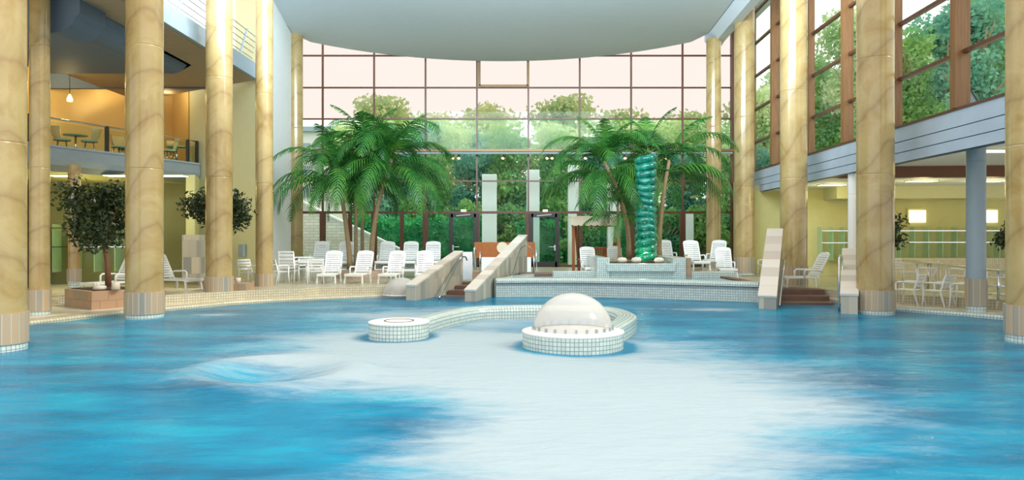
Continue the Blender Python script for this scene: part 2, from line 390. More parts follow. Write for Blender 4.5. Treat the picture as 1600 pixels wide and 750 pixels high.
blob(600, 640, .9, 1.0, -.15)
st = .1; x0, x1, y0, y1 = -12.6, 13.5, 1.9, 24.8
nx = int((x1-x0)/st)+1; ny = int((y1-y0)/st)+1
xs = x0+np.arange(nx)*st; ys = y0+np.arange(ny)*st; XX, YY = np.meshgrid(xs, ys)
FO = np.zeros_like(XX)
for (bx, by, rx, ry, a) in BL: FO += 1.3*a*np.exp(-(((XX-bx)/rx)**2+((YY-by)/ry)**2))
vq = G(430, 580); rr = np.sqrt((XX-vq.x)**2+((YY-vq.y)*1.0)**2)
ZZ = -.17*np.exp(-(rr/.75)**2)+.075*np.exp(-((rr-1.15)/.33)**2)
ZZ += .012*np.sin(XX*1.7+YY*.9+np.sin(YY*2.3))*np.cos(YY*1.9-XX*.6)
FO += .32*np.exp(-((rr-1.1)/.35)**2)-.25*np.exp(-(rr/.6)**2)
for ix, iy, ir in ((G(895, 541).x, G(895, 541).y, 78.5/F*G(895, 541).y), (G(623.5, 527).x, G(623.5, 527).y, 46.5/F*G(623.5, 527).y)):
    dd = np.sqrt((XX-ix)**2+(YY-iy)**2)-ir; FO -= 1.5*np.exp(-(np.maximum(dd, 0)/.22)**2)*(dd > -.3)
keep = [[inside(xs[i]+st/2, ys[j]+st/2, outline) for i in range(nx-1)] for j in range(ny-1)]
idx = -np.ones((ny, nx), int); vs = []; fo = []; fs = []
for j in range(ny-1):
    for i in range(nx-1):
        if keep[j][i]:
            q = []
            for (jj, ii) in ((j, i), (j, i+1), (j+1, i+1), (j+1, i)):
                if idx[jj, ii] < 0: idx[jj, ii] = len(vs); vs.append((xs[ii], ys[jj], ZZ[jj, ii])); fo.append(FO[jj, ii])
                q.append(int(idx[jj, ii]))
            fs.append(q)
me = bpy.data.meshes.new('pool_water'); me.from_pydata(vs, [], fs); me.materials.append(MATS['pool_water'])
at = me.attributes.new('foam_and_glow', 'FLOAT', 'POINT'); at.data.foreach_set('value', np.array(fo, dtype=np.float32))
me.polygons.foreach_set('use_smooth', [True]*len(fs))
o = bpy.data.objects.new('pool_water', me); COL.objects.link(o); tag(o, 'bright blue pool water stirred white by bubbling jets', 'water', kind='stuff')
b = MB(); b.prism([(-12.4, 1.9), (13.4, 1.9), (13.4, 25), (-12.4, 25)], -1.3, -1.1); struct('floor_pool', b, 'pool_tile')

# ceiling: flat canopy whose far edge is an arc
CZ = 11.55
arc = []
for k in range(33):
    a = R(-47)+R(94)*k/32; arc.append((-.55+13.4*math.sin(a), 24.9+13.4*math.cos(a)))
b = MB(); b.prism([(-9.3, 23.5)] + [(-10.3, 33.2)] + arc[1:-1] + [(9.2, 33.2), (8.65, 23.5)], CZ, CZ+.5); struct('ceiling', b, 'ceiling_paint')
b = MB(); b.sweep([(8.7, 23.5), (9.25, 33.2), (9.4, 34.4)], [(0, CZ-.02), (0, CZ+.9), (-.75, CZ+.9), (-.75, CZ-.35), (-.35, CZ-.35)]); struct('trim_1', b, 'ceiling_paint')
b = MB(); b.prism([(9.5, 23), (12.4, 23), (12.9, 39), (9.9, 39)], CZ+1.9, CZ+2.2); struct('ceiling_right', b, 'ceiling_paint')

# left light wall and big plaster wall
b = MB(); b.prism([(-9.75, 27.2), (-9.45, 27.2), (-10.45, 33.6), (-10.75, 33.6)], DK, CZ+1.5); struct('wall_left', b, 'white_plaster')
b = MB(); b.prism([(-13.6, 29.7), (-9.75, 27.2), (-9.75, 27.45), (-13.6, 29.95)], DK, 8.6); struct('wall_left_end', b, 'cream_plaster')
b = MB(); b.prism([(-11.0, 28.0), (-9.75, 27.2), (-9.75, 27.45), (-11.0, 28.25)], 8.6, CZ+2); struct('wall_left_end_upper', b, 'cream_plaster')
b = MB(); b.prism([(-14.0, 39), (-14, 33), (-10.6, 33.5), (-10.6, 33.8), (-13.7, 33.3), (-13.7, 39)], 0, CZ+1.5); struct('wall_left_rear', b, 'white_plaster')

# ---- rear glazing
GY = 38.6; s = GY/F
def gx(px): return (px-800)*s
def gz(py): return CAMZ+(HY-py)*s
win = thing('window_1', None, None); del_ = win; win['kind'] = 'structure'
b = MB()
cols_x = [gx(424+80.3*k) for k in range(1, 10)]
for x in cols_x:
    b.box((x, GY, (gz(332)+14)/2), (.09, .14, 14-gz(332)))
for y in (283, 186, 137, 87, 38): b.box((gx(787), GY, gz(y)), (25, .12, .075))
b.box((gx(787), GY, gz(332)), (25, .18, .13)); b.box((gx(787), GY, DK+.06), (25, .2, .12))
b.build('window_frame', 'wood_frame', win)
b = MB()
for px in (424+80.3*k for k in range(1, 10)): b.box((gx(px), GY, (gz(332)+DK)/2), (.30, .2, gz(332)-DK))
for px in (547, 628): b.box((gx(px), GY, (gz(332)+DK)/2), (.2, .16, gz(332)-DK))
b.box((gx(1146), GY, (14+DK)/2), (.3, .25, 14-DK))
b.build('window_post', 'wood_frame', win)
b = MB(); b.face([(gx(787)-12.5, GY+.03, DK), (gx(787)+12.5, GY+.03, DK), (gx(787)+12.5, GY+.03, gz(186)), (gx(787)-12.5, GY+.03, gz(186))]); b.build('window_pane', 'window_glass', win)
b = MB(); b.face([(gx(787)-12.5, GY+.03, gz(186)), (gx(787)+12.5, GY+.03, gz(186)), (gx(787)+12.5, GY+.03, 14), (gx(787)-12.5, GY+.03, 14)]); b.build('window_pane', 'warm_window_glass', win)
# vent window under the ceiling edge
b = MB()
x0_, x1_, z0_, z1_ = gx(749), gx(825), gz(135), gz(96)
for a_, c_ in (((x0_, GY-.08, z0_), (x1_, GY-.08, z0_)), ((x0_, GY-.08, z1_+.4), (x1_, GY-.08, z1_+.4)), ((x0_, GY-.08, z0_), (x0_, GY-.08, z1_+.4)), ((x1_, GY-.08, z0_), (x1_, GY-.08, z1_+.4))):
    b.beam(a_, c_, .14, .14, (0, 1, 0))
b.build('vent_sash', 'bronze_metal', win)
# transom walkway beam with tube
b = MB(); b.box((gx(787), GY-.25, gz(236)), (25, .3, .13)); b.build('transom', 'bronze_metal', win)
b = MB(); b.tube([(gx(440), GY-.5, gz(241)), (gx(1140), GY-.5, gz(241))], .06, 10)
tag(b.build('light_rail', 'plate_grey'), 'long grey tube carrying the spotlights across the rear glazing', 'light rail')
# spotlights
t = thing('spotlight', 'x', 'lamp', (0, 0, 0), 0, 'spotlights on the rail of the rear glazing')
b = MB(); b.tube([(0, 0, .02), (0, 0, -.1)], .015, 6); b.build('bracket', 'dark_metal', t)
b = MB(); b.tube([(0, .03, -.08), (0, -.10, -.26)], [.07, .1], 10); b.build('housing', 'dark_metal', t)
b = MB(); b.tube([(0, -.095, -.255), (0, -.11, -.28)], [.088, .06], 10); b.build('lamp_lens', 'warm_glow', t)
SP = Kind(t)
for px, wh in ((709, 'black spotlight on the rail, left one of the leftmost pair'), (718, 'black spotlight on the rail, right one of the leftmost pair'), (787, 'single black spotlight at the middle of the rail'), (855, 'black spotlight on the rail, left one of the pair right of the middle'), (862, 'black spotlight on the rail, right one of the pair right of the middle'), (914, 'black spotlight on the rail beside the tip of the right palm'), (974, 'black spotlight on the rail between the two right palm crowns'), (1038, 'black spotlight on the rail above the green glass column, right side')):
    SP.place((gx(px), GY-.5, gz(242)), random.uniform(-.4, .4), wh)

# doors in the rear glazing
def glass_door(name, xa, xb, hinge):
    t = thing(name, None, None, (0, 0, 0)); t['kind'] = 'structure'
    za, zb = DK+.02, gz(334); b = MB(); y = GY-.14
    for x in (xa, xb): b.box((x, y, (za+zb)/2), (.22, .12, zb-za))
    b.box(((xa+xb)/2, y, zb-.1), (xb-xa, .12, .2)); b.box(((xa+xb)/2, y, za+.13), (xb-xa, .12, .26))
    b.build('door_frame', 'black_steel', t)
    b = MB(); b.box(((xa+xb)/2, y, (za+zb)/2), (xb-xa-.1, .02, zb-za-.2)); b.build('door_pane', 'window_glass', t)
    b = MB(); hx = xa+.12 if hinge > 0 else xb-.12
    b.tube([(hx, y-.06, 1.45), (hx, y-.14, 1.45), (hx+.35*hinge, y-.14, 1.45)], .025, 8); b.box((hx, y-.07, 1.4), (.08, .03, .3)); b.build('door_handle', 'chrome', t)
    b = MB(); b.beam((xa+.3, y-.1, zb-.12), (xb-.3, y-.1, zb-.05), .06, .07); b.build('door_closer', 'plate_grey', t)
glass_door('door_1', gx(705), gx(744), 1); glass_door('door_2', gx(830), gx(870), -1)

# ---- right side: fascia, clerestory
def rx(d, off=0): return 9.8+.039*d+off
def band(z0, z1, o0, o1, ya=8, yb=33.5): 
    b = MB(); b.prism([(rx(ya, o0), ya), (rx(ya, o1), ya), (rx(yb, o1), yb), (rx(yb, o0), yb)], z0, z1); return b
plain('fascia_board', (172, 190, 206), .55, var=.1, scale=1.5)
t = thing('wall_right_gallery', None, None); t['kind'] = 'structure'
band(4.59, 4.97, 0, .12).build('fascia_panel', 'fascia_board', t); band(4.30, 4.57, .01, .12).build('fascia_panel', 'fascia_board', t); band(4.03, 4.28, .02, .12).build('fascia_panel', 'fascia_board', t)
band(4.03, 4.97, .06, .3).build('fascia_core', 'dark_grey_paint', t)
band(4.97, 5.03, -.03, .5).build('sill', 'wood_frame', t)
b = MB(); b.prism([(rx(8, .1), 8), (26, 8), (26, 24.5), (rx(24.5, .1), 24.5)], 4.4, 4.6); struct('ceiling_gallery', b, 'ceiling_paint')
b = MB(); b.prism([(rx(24.5, .1), 24.5), (26, 24.5), (26, 32), (rx(32, .1), 32)], 4.05, 4.25); struct('ceiling_gallery_rear', b, 'ceiling_paint')
plain('brown_trim', (110, 66, 34), .5)
b = MB(); b.prism([(rx(24.3, .2), 24.2), (26, 22.6), (26, 22.9), (rx(24.3, .2), 24.5)], 4.02, 4.4); struct('trim_2', b, 'brown_trim')
b = MB(); b.prism([(13.2, 28.6), (26, 27.6), (26, 30.5), (13.2, 30.5)], 3.55, 4.05); struct('trim_3', b, 'cream_plaster')
b = MB(); b.prism([(10.3, 31.4), (12.4, 31.4), (12.4, 29.9), (26, 28.9), (26, 29.2), (12.7, 30.2), (12.7, 31.7), (10.3, 31.7)], DK, 4.3); struct('wall_right', b, 'green_plaster')
b = MB(); b.prism([(rx(33.2), 33.2), (rx(33.2, .2), 33.2), (12.4, 39), (12.2, 39)], DK, 5.0); struct('wall_right_rear', b, 'cream_plaster')
YF = 33.5
win = thing('window_2', None, None); win['kind'] = 'structure'
b = MB()
for z in (6.35, 7.87, 9.4, 10.92, 12.4): b.beam((rx(8, .18), 8, z), (rx(YF, .18), YF, z), .12, .09)
b.build('window_frame', 'wood_frame', win)
b = MB(); b.face([(rx(8, .22), 8, 5), (rx(YF, .22), YF, 5), (rx(YF, .22), YF, 13.4), (rx(8, .22), 8, 13.4)]); b.build('window_pane', 'side_window_glass', win)
PG = 'timber posts of the right window wall'
for d, wd, dp, lab in ((29.6, .18, .38, 'wide brown timber post of the right window wall between the second and third marble columns'), (22.7, .18, .34, 'wide brown timber post of the right window wall left of the large right marble column'), (16.6, .2, .36, 'widest brown timber post of the right window wall, beside the nearest right column'),
                (25.7, .1, .22, 'slim brown timber frame post just right of the third marble column'), (19.5, .1, .22, 'slim brown timber frame post just right of the large right marble column'), (32.6, .1, .2, 'slim brown timber frame post at the far end of the right window wall')):
    b = MB(); b.box((rx(d, .12), d, (5.03+13.4)/2), (dp, wd, 13.4-5.03)); tag(b.build('timber_post', 'wood_post'), lab, 'post', PG)

# ---- left gallery on the third level
b = MB(); b.prism([(-9.9, 8), (-9.9, 27.0), (-16.5, 31), (-16.5, 8)], 8.0, 8.1); struct('ceiling_left_gallery', b, 'tan_ceiling')
t = thing('wall_left_gallery', None, None); t['kind'] = 'structure'
b = MB(); b.box((-9.9, 17.6, 8.18), (.3, 19.2, .3)); b.build('fascia_panel', 'plate_grey', t)
b = MB(); b.box((-9.95, 17.6, 8.5), (.28, 19.2, .3)); b.build('fascia_panel', 'plate_grey', t)
b = MB(); b.box((-13.2, 17.6, 8.6), (6.4, 19.2, .12)); b.build('gallery_slab', 'plate_grey', t)
for k, (ya, yb, zb) in enumerate(((17.75, 18.9, 7.15), (18.9, 21.6, 7.45), (21.6, 24.6, 7.7))):
    pr = [(0, 8.0), (0, zb+.5)] + [(-.1-.6*(1-math.cos(a)), zb+.5-.5*math.sin(a)) for a in (R(15*i) for i in range(1, 7))] + [(-5, zb), (-5, 8.0)]
    b = MB(); b.sweep([(-10.9-.15*k, yb), (-10.9-.15*k, ya)], [(o_, z_) for o_, z_ in pr]); struct('trim_%d' % (4+k), b, 'dark_grey_paint')
# third level railing
t = thing('gallery_railing', 'grey metal railing with slanted posts on the upper left gallery', 'railing')
for y in (18.7, 21.0, 23.4, 25.8):
    b = MB(); b.beam((-10.0, y, 8.65), (-9.8, y+.25, 9.7), .06, .05); b.build('post', 'plate_grey', t)
for k in range(5):
    b = MB(); b.tube([(-9.97+.04*k, 12, 8.85+k*.2), (-9.97+.04*k, 27, 8.85+k*.2)], .014, 6); b.build('rail', 'plate_grey', t)

# ---- left balcony (second level) and cafe
bal = smooth_path([(-12.95, 29.2), (-13.9, 26.6), (-15.0, 24.0), (-16.0, 21.2), (-16.9, 17.5), (-17.2, 13)], 4)
t = thing('wall_left_balcony', None, None); t['kind'] = 'structure'
b = MB(); b.sweep(bal, [(0, 5.0), (0, 4.9), (.03, 4.6), (-.05, 4.4), (-.4, 4.22), (-.5, 4.22), (-.5, 5.0)]); b.build('fascia', 'grey_paint', t)
b = MB(); b.sweep(bal, [(.05, 5.05), (.05, 4.98), (-.3, 4.98), (-.3, 5.05)]); b.build('edge_strip', 'plate_grey', t)
slab = [(p[0]-.3, p[1]) for p in bal] + [(-27, 13), (-27, 33), (-13.3, 33)]
b = MB(); b.prism(slab, 4.5, 4.95); struct('floor_balcony', b, 'tan_ceiling')
b = MB(); b.prism([(p[0]-.45, p[1]) for p in bal] + [(-27, 13), (-27, 33), (-13.5, 33)], 4.25, 4.45); struct('ceiling_balcony', b, 'green_plaster')
b = MB(); b.prism([(-27, 24), (-18.5, 28.4), (-16.7, 30.3), (-15.3, 31.7), (-13.7, 29.8), (-13.6, 30.1), (-15.3, 32.1), (-27, 30)], 4.95, 9.0); struct('wall_cafe', b, 'orange_plaster')
b = MB(); b.prism([(-27, 13), (-16.5, 13), (-16.5, 29.5), (-13.4, 29.6), (-13.4, 33), (-27, 33)], 8.85, 9.0); struct('ceiling_cafe', b, 'tan_ceiling')
b = MB(); b.box((-15.8, 28.3, 8.4), (8, .2, .9)); struct('trim_7', b, 'dark_grey_paint')
# railing of balcony: handrail + posts + glass
t = thing('balcony_railing', 'thin metal railing with dark posts and clear panels along the left balcony', 'railing')
rl = [(p[0]-.12, p[1]) for p in bal]
b = MB(); b.tube([(p[0], p[1], 5.95) for p in rl], .03, 8); b.build('handrail', 'chrome', t)
b = MB(); b.sweep(rl, [(.005, 5.05), (.005, 5.85), (-.005, 5.85), (-.005, 5.05)]); b.build('glass_panel', 'rail_glass', t)
for i in (0, 1, 6, 10, 14, 18):
    p = rl[i]; b = MB(); b.box((p[0], p[1], 5.5), (.1, .12, .95)); b.build('post', 'black_steel', t)
# below the balcony
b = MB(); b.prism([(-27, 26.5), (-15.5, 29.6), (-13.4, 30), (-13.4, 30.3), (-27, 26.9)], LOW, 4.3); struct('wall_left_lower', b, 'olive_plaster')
b = MB(); b.prism([(-13.5, 29.7), (-12.6, 27.2), (-12.3, 27.3), (-13.2, 29.9)], DK, 4.4); struct('wall_left_return', b, 'green_plaster')
b = MB(); b.box((-12.0, 26.6, 1.2), (.7, .5, 1.75)); tag(b.build('stone_pier', 'stone_slabs'), 'low beige stone pier behind the second marble column from the left', 'pier')
b = MB(); b.prism([(-26.9, 8), (-26.7, 8), (-26.7, 30), (-26.9, 30)], LOW, 9); struct('wall_far_left', b, 'green_plaster')
plain('dark_door', (60, 40, 26), .5)
t = thing('door_3', None, None); t['kind'] = 'structure'
b = MB(); b.box((-17.9, 26.0, 2.1), (1.2, .12, 4.0)); b.build('door_leaf', 'dark_door', t)
b = MB(); b.box((-17.2, 26.0, 2.1), (.16, .2, 4.0)); b.build('door_frame', 'green_plaster', t)
b = MB(); b.tube([(-17.45, 25.9, 1.1), (-17.45, 25.84, 1.1), (-17.6, 25.84, 1.1)], .02, 6); b.build('door_handle', 'chrome', t)

# ================================================================ COLUMNS
def column(cx, y, rad, zb, top, label, base_h=.78, ring=.12, mat='marble', stone=True, extra=.03):
    t = thing('marble_column', label, 'column', (cx, y, zb), 0, 'marble columns round the pool' if mat == 'marble' else 'slim painted columns')
    z = ring if stone else 0
    if stone:
        b = MB(); b.lathe([(rad+extra-.02, -.5 if zb <= 0 else 0), (rad+extra-.02, ring)], 40); b.build('tile_ring', 'pool_tile', t)
        b = MB(); b.lathe([(rad, ring), (rad+extra, ring), (rad+extra, base_h), (rad, base_h)], 22, smooth=False); b.build('stone_base', 'stone_strips', t)
        z = base_h
    prof = [(rad, z)]; zz = z
    while zz+3.0 < top-zb:
        zz += 3.0; prof += [(rad, zz-.03), (rad, zz-.008), (rad-.008, zz), (rad, zz+.008), (rad, zz+.03)]
    prof.append((rad, top-zb)); b = MB(); b.lathe(prof, 48); b.build('shaft', mat, t)
    return t
def colpx(px, wpx, y, zb, top, label, **k): return column((px-800)/F*y, y, wpx/F*y/2, zb, top, label, **k)
colpx(-3, 76, 12.5, 0, 12.5, 'nearest marble column at the left edge of the photo, standing in the pool', base_h=.66)
colpx(226, 54, 17.35, 0, 12.5, 'thick tan marble column in the water on the left, second nearest of the left row', base_h=.66)
colpx(342.5, 39.5, 21.4, LOW, 12.5, 'tan marble column on the left pool rim in front of a bushy ficus', base_h=.72, ring=.27)
colpx(413, 26, 23.6, DK, 12.5, 'slim tan marble column beside the lone white armchair on the left deck', base_h=.42, ring=.0)
colpx(461, 12*2, 33.4, DK, CZ, 'furthest marble column on the left, where the white wall meets the glazing')
colpx(62, 28, 17.4, LOW, 12.5, 'slim marble column between the two nearest columns on the left', base_h=.62, ring=.1)
colpx(1614, 72, 13.3, 0, 12.5, 'nearest marble column at the right edge of the photo', base_h=.72, ring=.16)
colpx(1367.5, 54, 18.4, 0, 12.5, 'thick tan marble column in the water on the right beside the second stair parapet', base_h=.62, ring=.1)
colpx(1240, 40, 24.3, .1, 12.5, 'tan marble column behind the right stair parapet', base_h=.9)
colpx(1163, 30.5, 30.4, DK, 12.5, 'tan marble column left of the right stair, beyond the whirlpool end')
colpx(1115, 22.5, 33.0, DK, CZ-.3, 'furthest marble column on the right, in front of the rear glazing')
colpx(116, 17.5, 22.5, LOW, 4.3, 'short slim marble column under the balcony behind the ficus', base_h=.9, ring=.5)
colpx(1525, 27, 18.0, LOW, 4.42, 'slim grey painted column among the white armchairs on the right', mat='plate_grey', base_h=1.15-.3, ring=.16)
colpx(1332.5, 14, 22.6, DK, 4.4, 'slim white painted column left of the large right marble column', mat='white_plaster', stone=False)

# ================================================================ STAIRS AND PARAPETS
def parapet(name, a0, a1, wdt, z0, z1, zb0, zb1, label, flat=0.0):
    """stone-clad sloping wall from plan point a0 (near, low) to a1 (far, high)"""
    a0, a1 = Vector((*a0, 0)), Vector((*a1, 0)); d = (a1-a0).normalized(); n = Vector((-d.y, d.x, 0))*wdt/2
    t = thing(name, label, 'parapet')
    b = MB(); vs = []
    for p, zb, zt in ((a0, zb0, z0), (a1, zb1, z1)):
        for sgn in (-1, 1):
            vs.append([b.bm.verts.new((p+n*sgn*.9)+Vector((0, 0, zb))), b.bm.verts.new((p+n*sgn*.9)+Vector((0, 0, zt-.05)))])
    A, B, C_, D_ = vs
    for q in ((A[0], A[1], C_[1], C_[0]), (B[0], D_[0], D_[1], B[1]), (A[0], B[0], B[1], A[1]), (C_[0], C_[1], D_[1], D_[0]), (A[1], B[1], D_[1], C_[1]), (A[0], C_[0], D_[0], B[0])): b.bm.faces.new(q)
    b.build('stone_cladding', 'stone_slabs', t)
    b = MB(); b.beam(a0-d*.03+Vector((0, 0, z0-.025)), a1+Vector((0, 0, z1-.025)), wdt, .06)
    for f in b.bm.faces:
        for lp in f.loops: c_ = lp.vert.co-a0; lp[b.uv].uv = (c_.dot(n)/(wdt/2)+.25, c_.dot(d))
        b.done.add(f)
    b.build('coping_slab', 'stone_cap', t)
    return t
p1a, p1b = (-3.18, 22.1), (-1.93, 25.5)
p2a, p2b = (-1.29, 21.7), (.44, 28.3)
parapet('stair_parapet', p1a, p1b, .36, .49, 1.49, -.6, -.1, 'shorter sloping stone-clad parapet left of the middle stair')
parapet('stair_parapet', p2a, p2b, .38, .37, 2.08, -.6, .1, 'tall sloping stone-clad parapet between the middle stair and the whirlpool')
q0 = G(1199, 483); q1 = D(1211, 357, 23.2)
parapet('stair_parapet', (q0.x, q0.y), (q1.x, q1.y), .5, D(1199, 462, q0.y).z, q1.z, -.6, -.1, 'sloping stone-clad parapet left of the right stair')
q0 = G(1327, 491); q1 = D(1328, 388, 22.0)
parapet('stair_parapet', (q0.x, q0.y), (q1.x, q1.y), .44, D(1327, 459, q0.y).z, q1.z, -.6, -.1, 'sloping stone-clad parapet left of the thick right column')
def steps(label, pts_near, pts_far, n, zs):
    t = thing('pool_steps', label, 'steps')
    (a, b_), (c, d) = pts_near, pts_far
    for i in range(n):
        f0, f1 = i/n, (i+1)/n+ .02
        L = lambda p, q, f: (p[0]+(q[0]-p[0])*f, p[1]+(q[1]-p[1])*f)
        m = MB(); m.prism([L(a, c, f0), L(b_, d, f0), L(b_, d, f1), L(a, c, f1)], -.6, zs[i]); m.build('step', 'step_stone', t)
steps('brown stone steps rising from the water between the two middle parapets', ((-2.6, 22.9), (-1.35, 22.6)), ((-1.6, 26), (-.35, 25.7)), 5, [-.15, .02, .16, .28, DK+.005])
steps('brown stone steps between the two right parapets', ((7.6, 20.2), (9.3, 20.0)), ((7.9, 22.8), (9.9, 22.6)), 4, [-.08, .06, .2, DK+.004])
# handrails
def rail(label, pts, r=.028, name='handrail', posts=()):
    t = thing(name, label, 'handrail')
    b = MB(); b.tube(smooth_path([tuple(p) for p in pts], 6), r, 8); b.build('rail', 'chrome', t)
    for p, q in posts:
        b = MB(); b.tube([p, q], r*.9, 8); b.build('post', 'chrome', t)
    return t
rail('curved steel handrail on the shorter middle parapet', [D(686, 466, 22.8), D(700, 440, 23.6), D(716, 409, 24.8), D(721, 402, 25.0), D(727, 401, 25.3), D(730, 408, 25.5)])
b = MB(); b.box(D(731, 415, 25.6), (.34, .3, 1.0)); tag(b.build('steel_bin', 'chrome'), 'small steel bin standing behind the shorter middle parapet', 'bin')
rail('large hoop-shaped steel handrail at the whirlpool beside the tall parapet', [D(799, 434, 24.6), D(806, 410, 25.4), D(812, 391, 26), D(820, 384, 26.4), D(828, 386, 26.8), D(834, 398, 27)], posts=[(D(834, 398, 27), D(834, 426, 27)), (D(838, 388, 27.4), D(838, 424, 27.4))])
rail('pair of upright steel posts at the top of the middle stair', [D(741, 422, 26.5), D(741, 390, 26.5), D(742, 387, 26.7), D(743, 392, 27.0), D(743, 422, 27.0)], posts=[(D(750, 393, 27.2), D(750, 424, 27.2))])
rail('steel handrail along the parapet left of the right stair', [D(1218, 478, 19.9), D(1222, 440, 20.8), D(1225, 412, 21.6), D(1226, 406, 22.2)])
rail('pair of steel handrails in the right stair beside its right parapet', [D(1311, 488, 19.2), D(1311, 410, 19.2), D(1313, 401, 19.6), D(1316, 404, 20.2), D(1317, 450, 20.4)], posts=[(D(1316, 405, 20.2), D(1317, 483, 19.8))])
rail('long steel handrail behind the white armchairs on the right deck', [D(1392, 405, 26.2), D(1450, 411, 22.9), D(1525, 419, 19.2), D(1590, 427, 17.0)], r=.035, posts=[(D(1450, 411, 22.9), D(1450, 411, 22.9)-Vector((0, 0, .8))), (D(1560, 423.5, 17.9), D(1560, 423.5, 17.9)-Vector((0, 0, .75)))])
rail('low steel rail at the end of the whirlpool by the right stair', [D(1160, 431, 26.0), D(1175, 431, 25.5), D(1190, 432, 25)], r=.03)

# ================================================================ WHIRLPOOL AND PLANTER
SF = smooth_path(spa_front, 4)
t = thing('whirlpool_basin', 'raised white tiled whirlpool with overflow rim behind the domes', 'whirlpool')
b = MB(); b.sweep(SF, [(0, -.6), (0, .40), (.05, .40), (.05, -.6)]); b.build('tiled_wall', 'pool_tile', t)
b = MB(); b.sweep(SF, [(.05, .3), (.05, .44), (-.06, .48), (-.06, .55), (.0, .60), (.12, .62), (.42, .62), (.48, .58), (.48, .3)]); b.build('overflow_rim', 'pool_tile', t)
b = MB(); b.sweep(SF, [(-.005, .38), (-.005, .425), (.06, .425), (.06, .38)]); b.build('gutter', 'plate_grey', t)
b = MB(); b.prism([(SF[0][0]+.1, SF[0][1]+.3)] + [(p[0], p[1]+.4) for p in SF[1:-1]] + [(7.3, 22.2), (7.3, 25.2), (.4, 25.2)], .3, .55); b.build('basin_water', 'spa_water', t)
b = MB(); b.beam((-.45, 23.4, .3), (.9, 27.0, .3), .3, .62); b.build('side_wall', 'pool_tile', t)
b = MB(); b.beam((7.5, 21.5, .3), (7.6, 25.2, .3), .3, .58); b.build('side_wall', 'step_stone', t)
# low rear walls beside planter
def zc(x0, x1, ytop, ybot, d, depth, mat='pool_tile', mb=None):
    a, c = D(x0, ytop, d), D(x1, ybot, d); m = mb or MB(); m.box(((a.x+c.x)/2, d+depth/2, (a.z+c.z)/2), (c.x-a.x, depth, a.z-c.z), None, .015); return m
t = thing('low_tiled_wall', 'low white tiled wall left of the palm planter', 'wall')
zc(864, 934, 424, 440, 25.8, .5).build('tiled_block', 'pool_tile', t)
t = thing('low_tiled_wall', 'low white tiled wall right of the palm planter under white loungers', 'wall')
zc(1071, 1151, 425, 442, 25.6, .5).build('tiled_block', 'pool_tile', t)
t = thing('tiled_planter', 'large white tiled planter holding palms and the green glass column', 'planter')
zc(933, 953, 403, 440, 25.4, 4.2).build('side_pier', 'pool_tile', t); zc(1052, 1072, 403, 440, 25.4, 4.2).build('side_pier', 'pool_tile', t)
zc(951, 1054, 423, 440, 25.45, .3).build('front_wall', 'pool_tile', t); zc(948, 1056, 412, 424, 25.3, .5).build('front_rim', 'pool_tile', t)
zc(1072, 1080, 403, 440, 25.5, 4.0).build('stone_side', 'planter_stone', t)
zc(953, 1052, 403, 425, 29.3, .3).build('rear_wall', 'cream_tile', t)
zc(953, 1052, 414, 440, 25.8, 3.5).build('soil_bed', 'soil', t)
t = thing('bench_block', 'brown stone-topped block behind the whirlpool near the tall parapet', 'block')
zc(812, 864, 427, 431, 26.4, .8).build('top_slab', 'step_stone', t)
zc(814, 862, 431, 440, 26.5, .7).build('tiled_block', 'pool_tile', t)
rnd = random.Random(3)
for k in range(4):
    q = D(1000+22*k-20, 411, 26.0+rnd.random()*.1)
    b = MB(); b.lathe([(0, -.12), (.16, -.08), (.2, 0), (.14, .09), (0, .12)], 12); o = b.build('white_stone', 'pebble', None, q)
    o.location.x = (972+22*k+ (14 if k > 1 else 0)-800)/F*26.1; o.location.y = 26.1; o.location.z = 1.13
    tag(o, 'rounded pale stone in the tiled planter, %s' % ['furthest left', 'just left of the green glass column', 'just right of the green glass column', 'furthest right'][k], 'stone', 'pale stones in the tiled planter')

# green twisted glass column
gc = D(1009, 405, 26.9); t = thing('glass_column', 'tall spiral column of stacked green glass standing in the tiled planter', 'glass column', (gc.x, gc.y, gc.z-.05))
H_ = D(1009, 244, 26.9).z-gc.z+.05; nr = 15
def wavy(k):
    b = MB(); h = H_/nr; n = 40; tilt = .07; rings = []
    for i in range(9):
        f = i/8; rr_ = .34+.085*math.sin(PI*f)**.8
        rings.append([b.bm.verts.new(((rr_+.012*math.sin(4*a+k*.9+f*3))*math.cos(a), (rr_+.012*math.sin(4*a+k*.9+f*3))*math.sin(a), (k+f*1.04)*h+tilt*math.cos(a+k*.45))) for a in (2*PI*j/n for j in range(n))])
    for i in range(len(rings)-1):
        for j in range(n):
            f = b.bm.faces.new((rings[i][j], rings[i][(j+1) % n], rings[i+1][(j+1) % n], rings[i+1][j])); f.smooth = True
    return b
point('planter_uplight', (gc.x, gc.y, gc.z+.25), 25, (.8, 1, .35), .1)
point('planter_uplight', (gc.x-.3, gc.y-.75, gc.z+.1), 10, (1, .92, .6), .1)
for k in range(nr): wavy(k).build('glass_ring', 'green_glass', t)

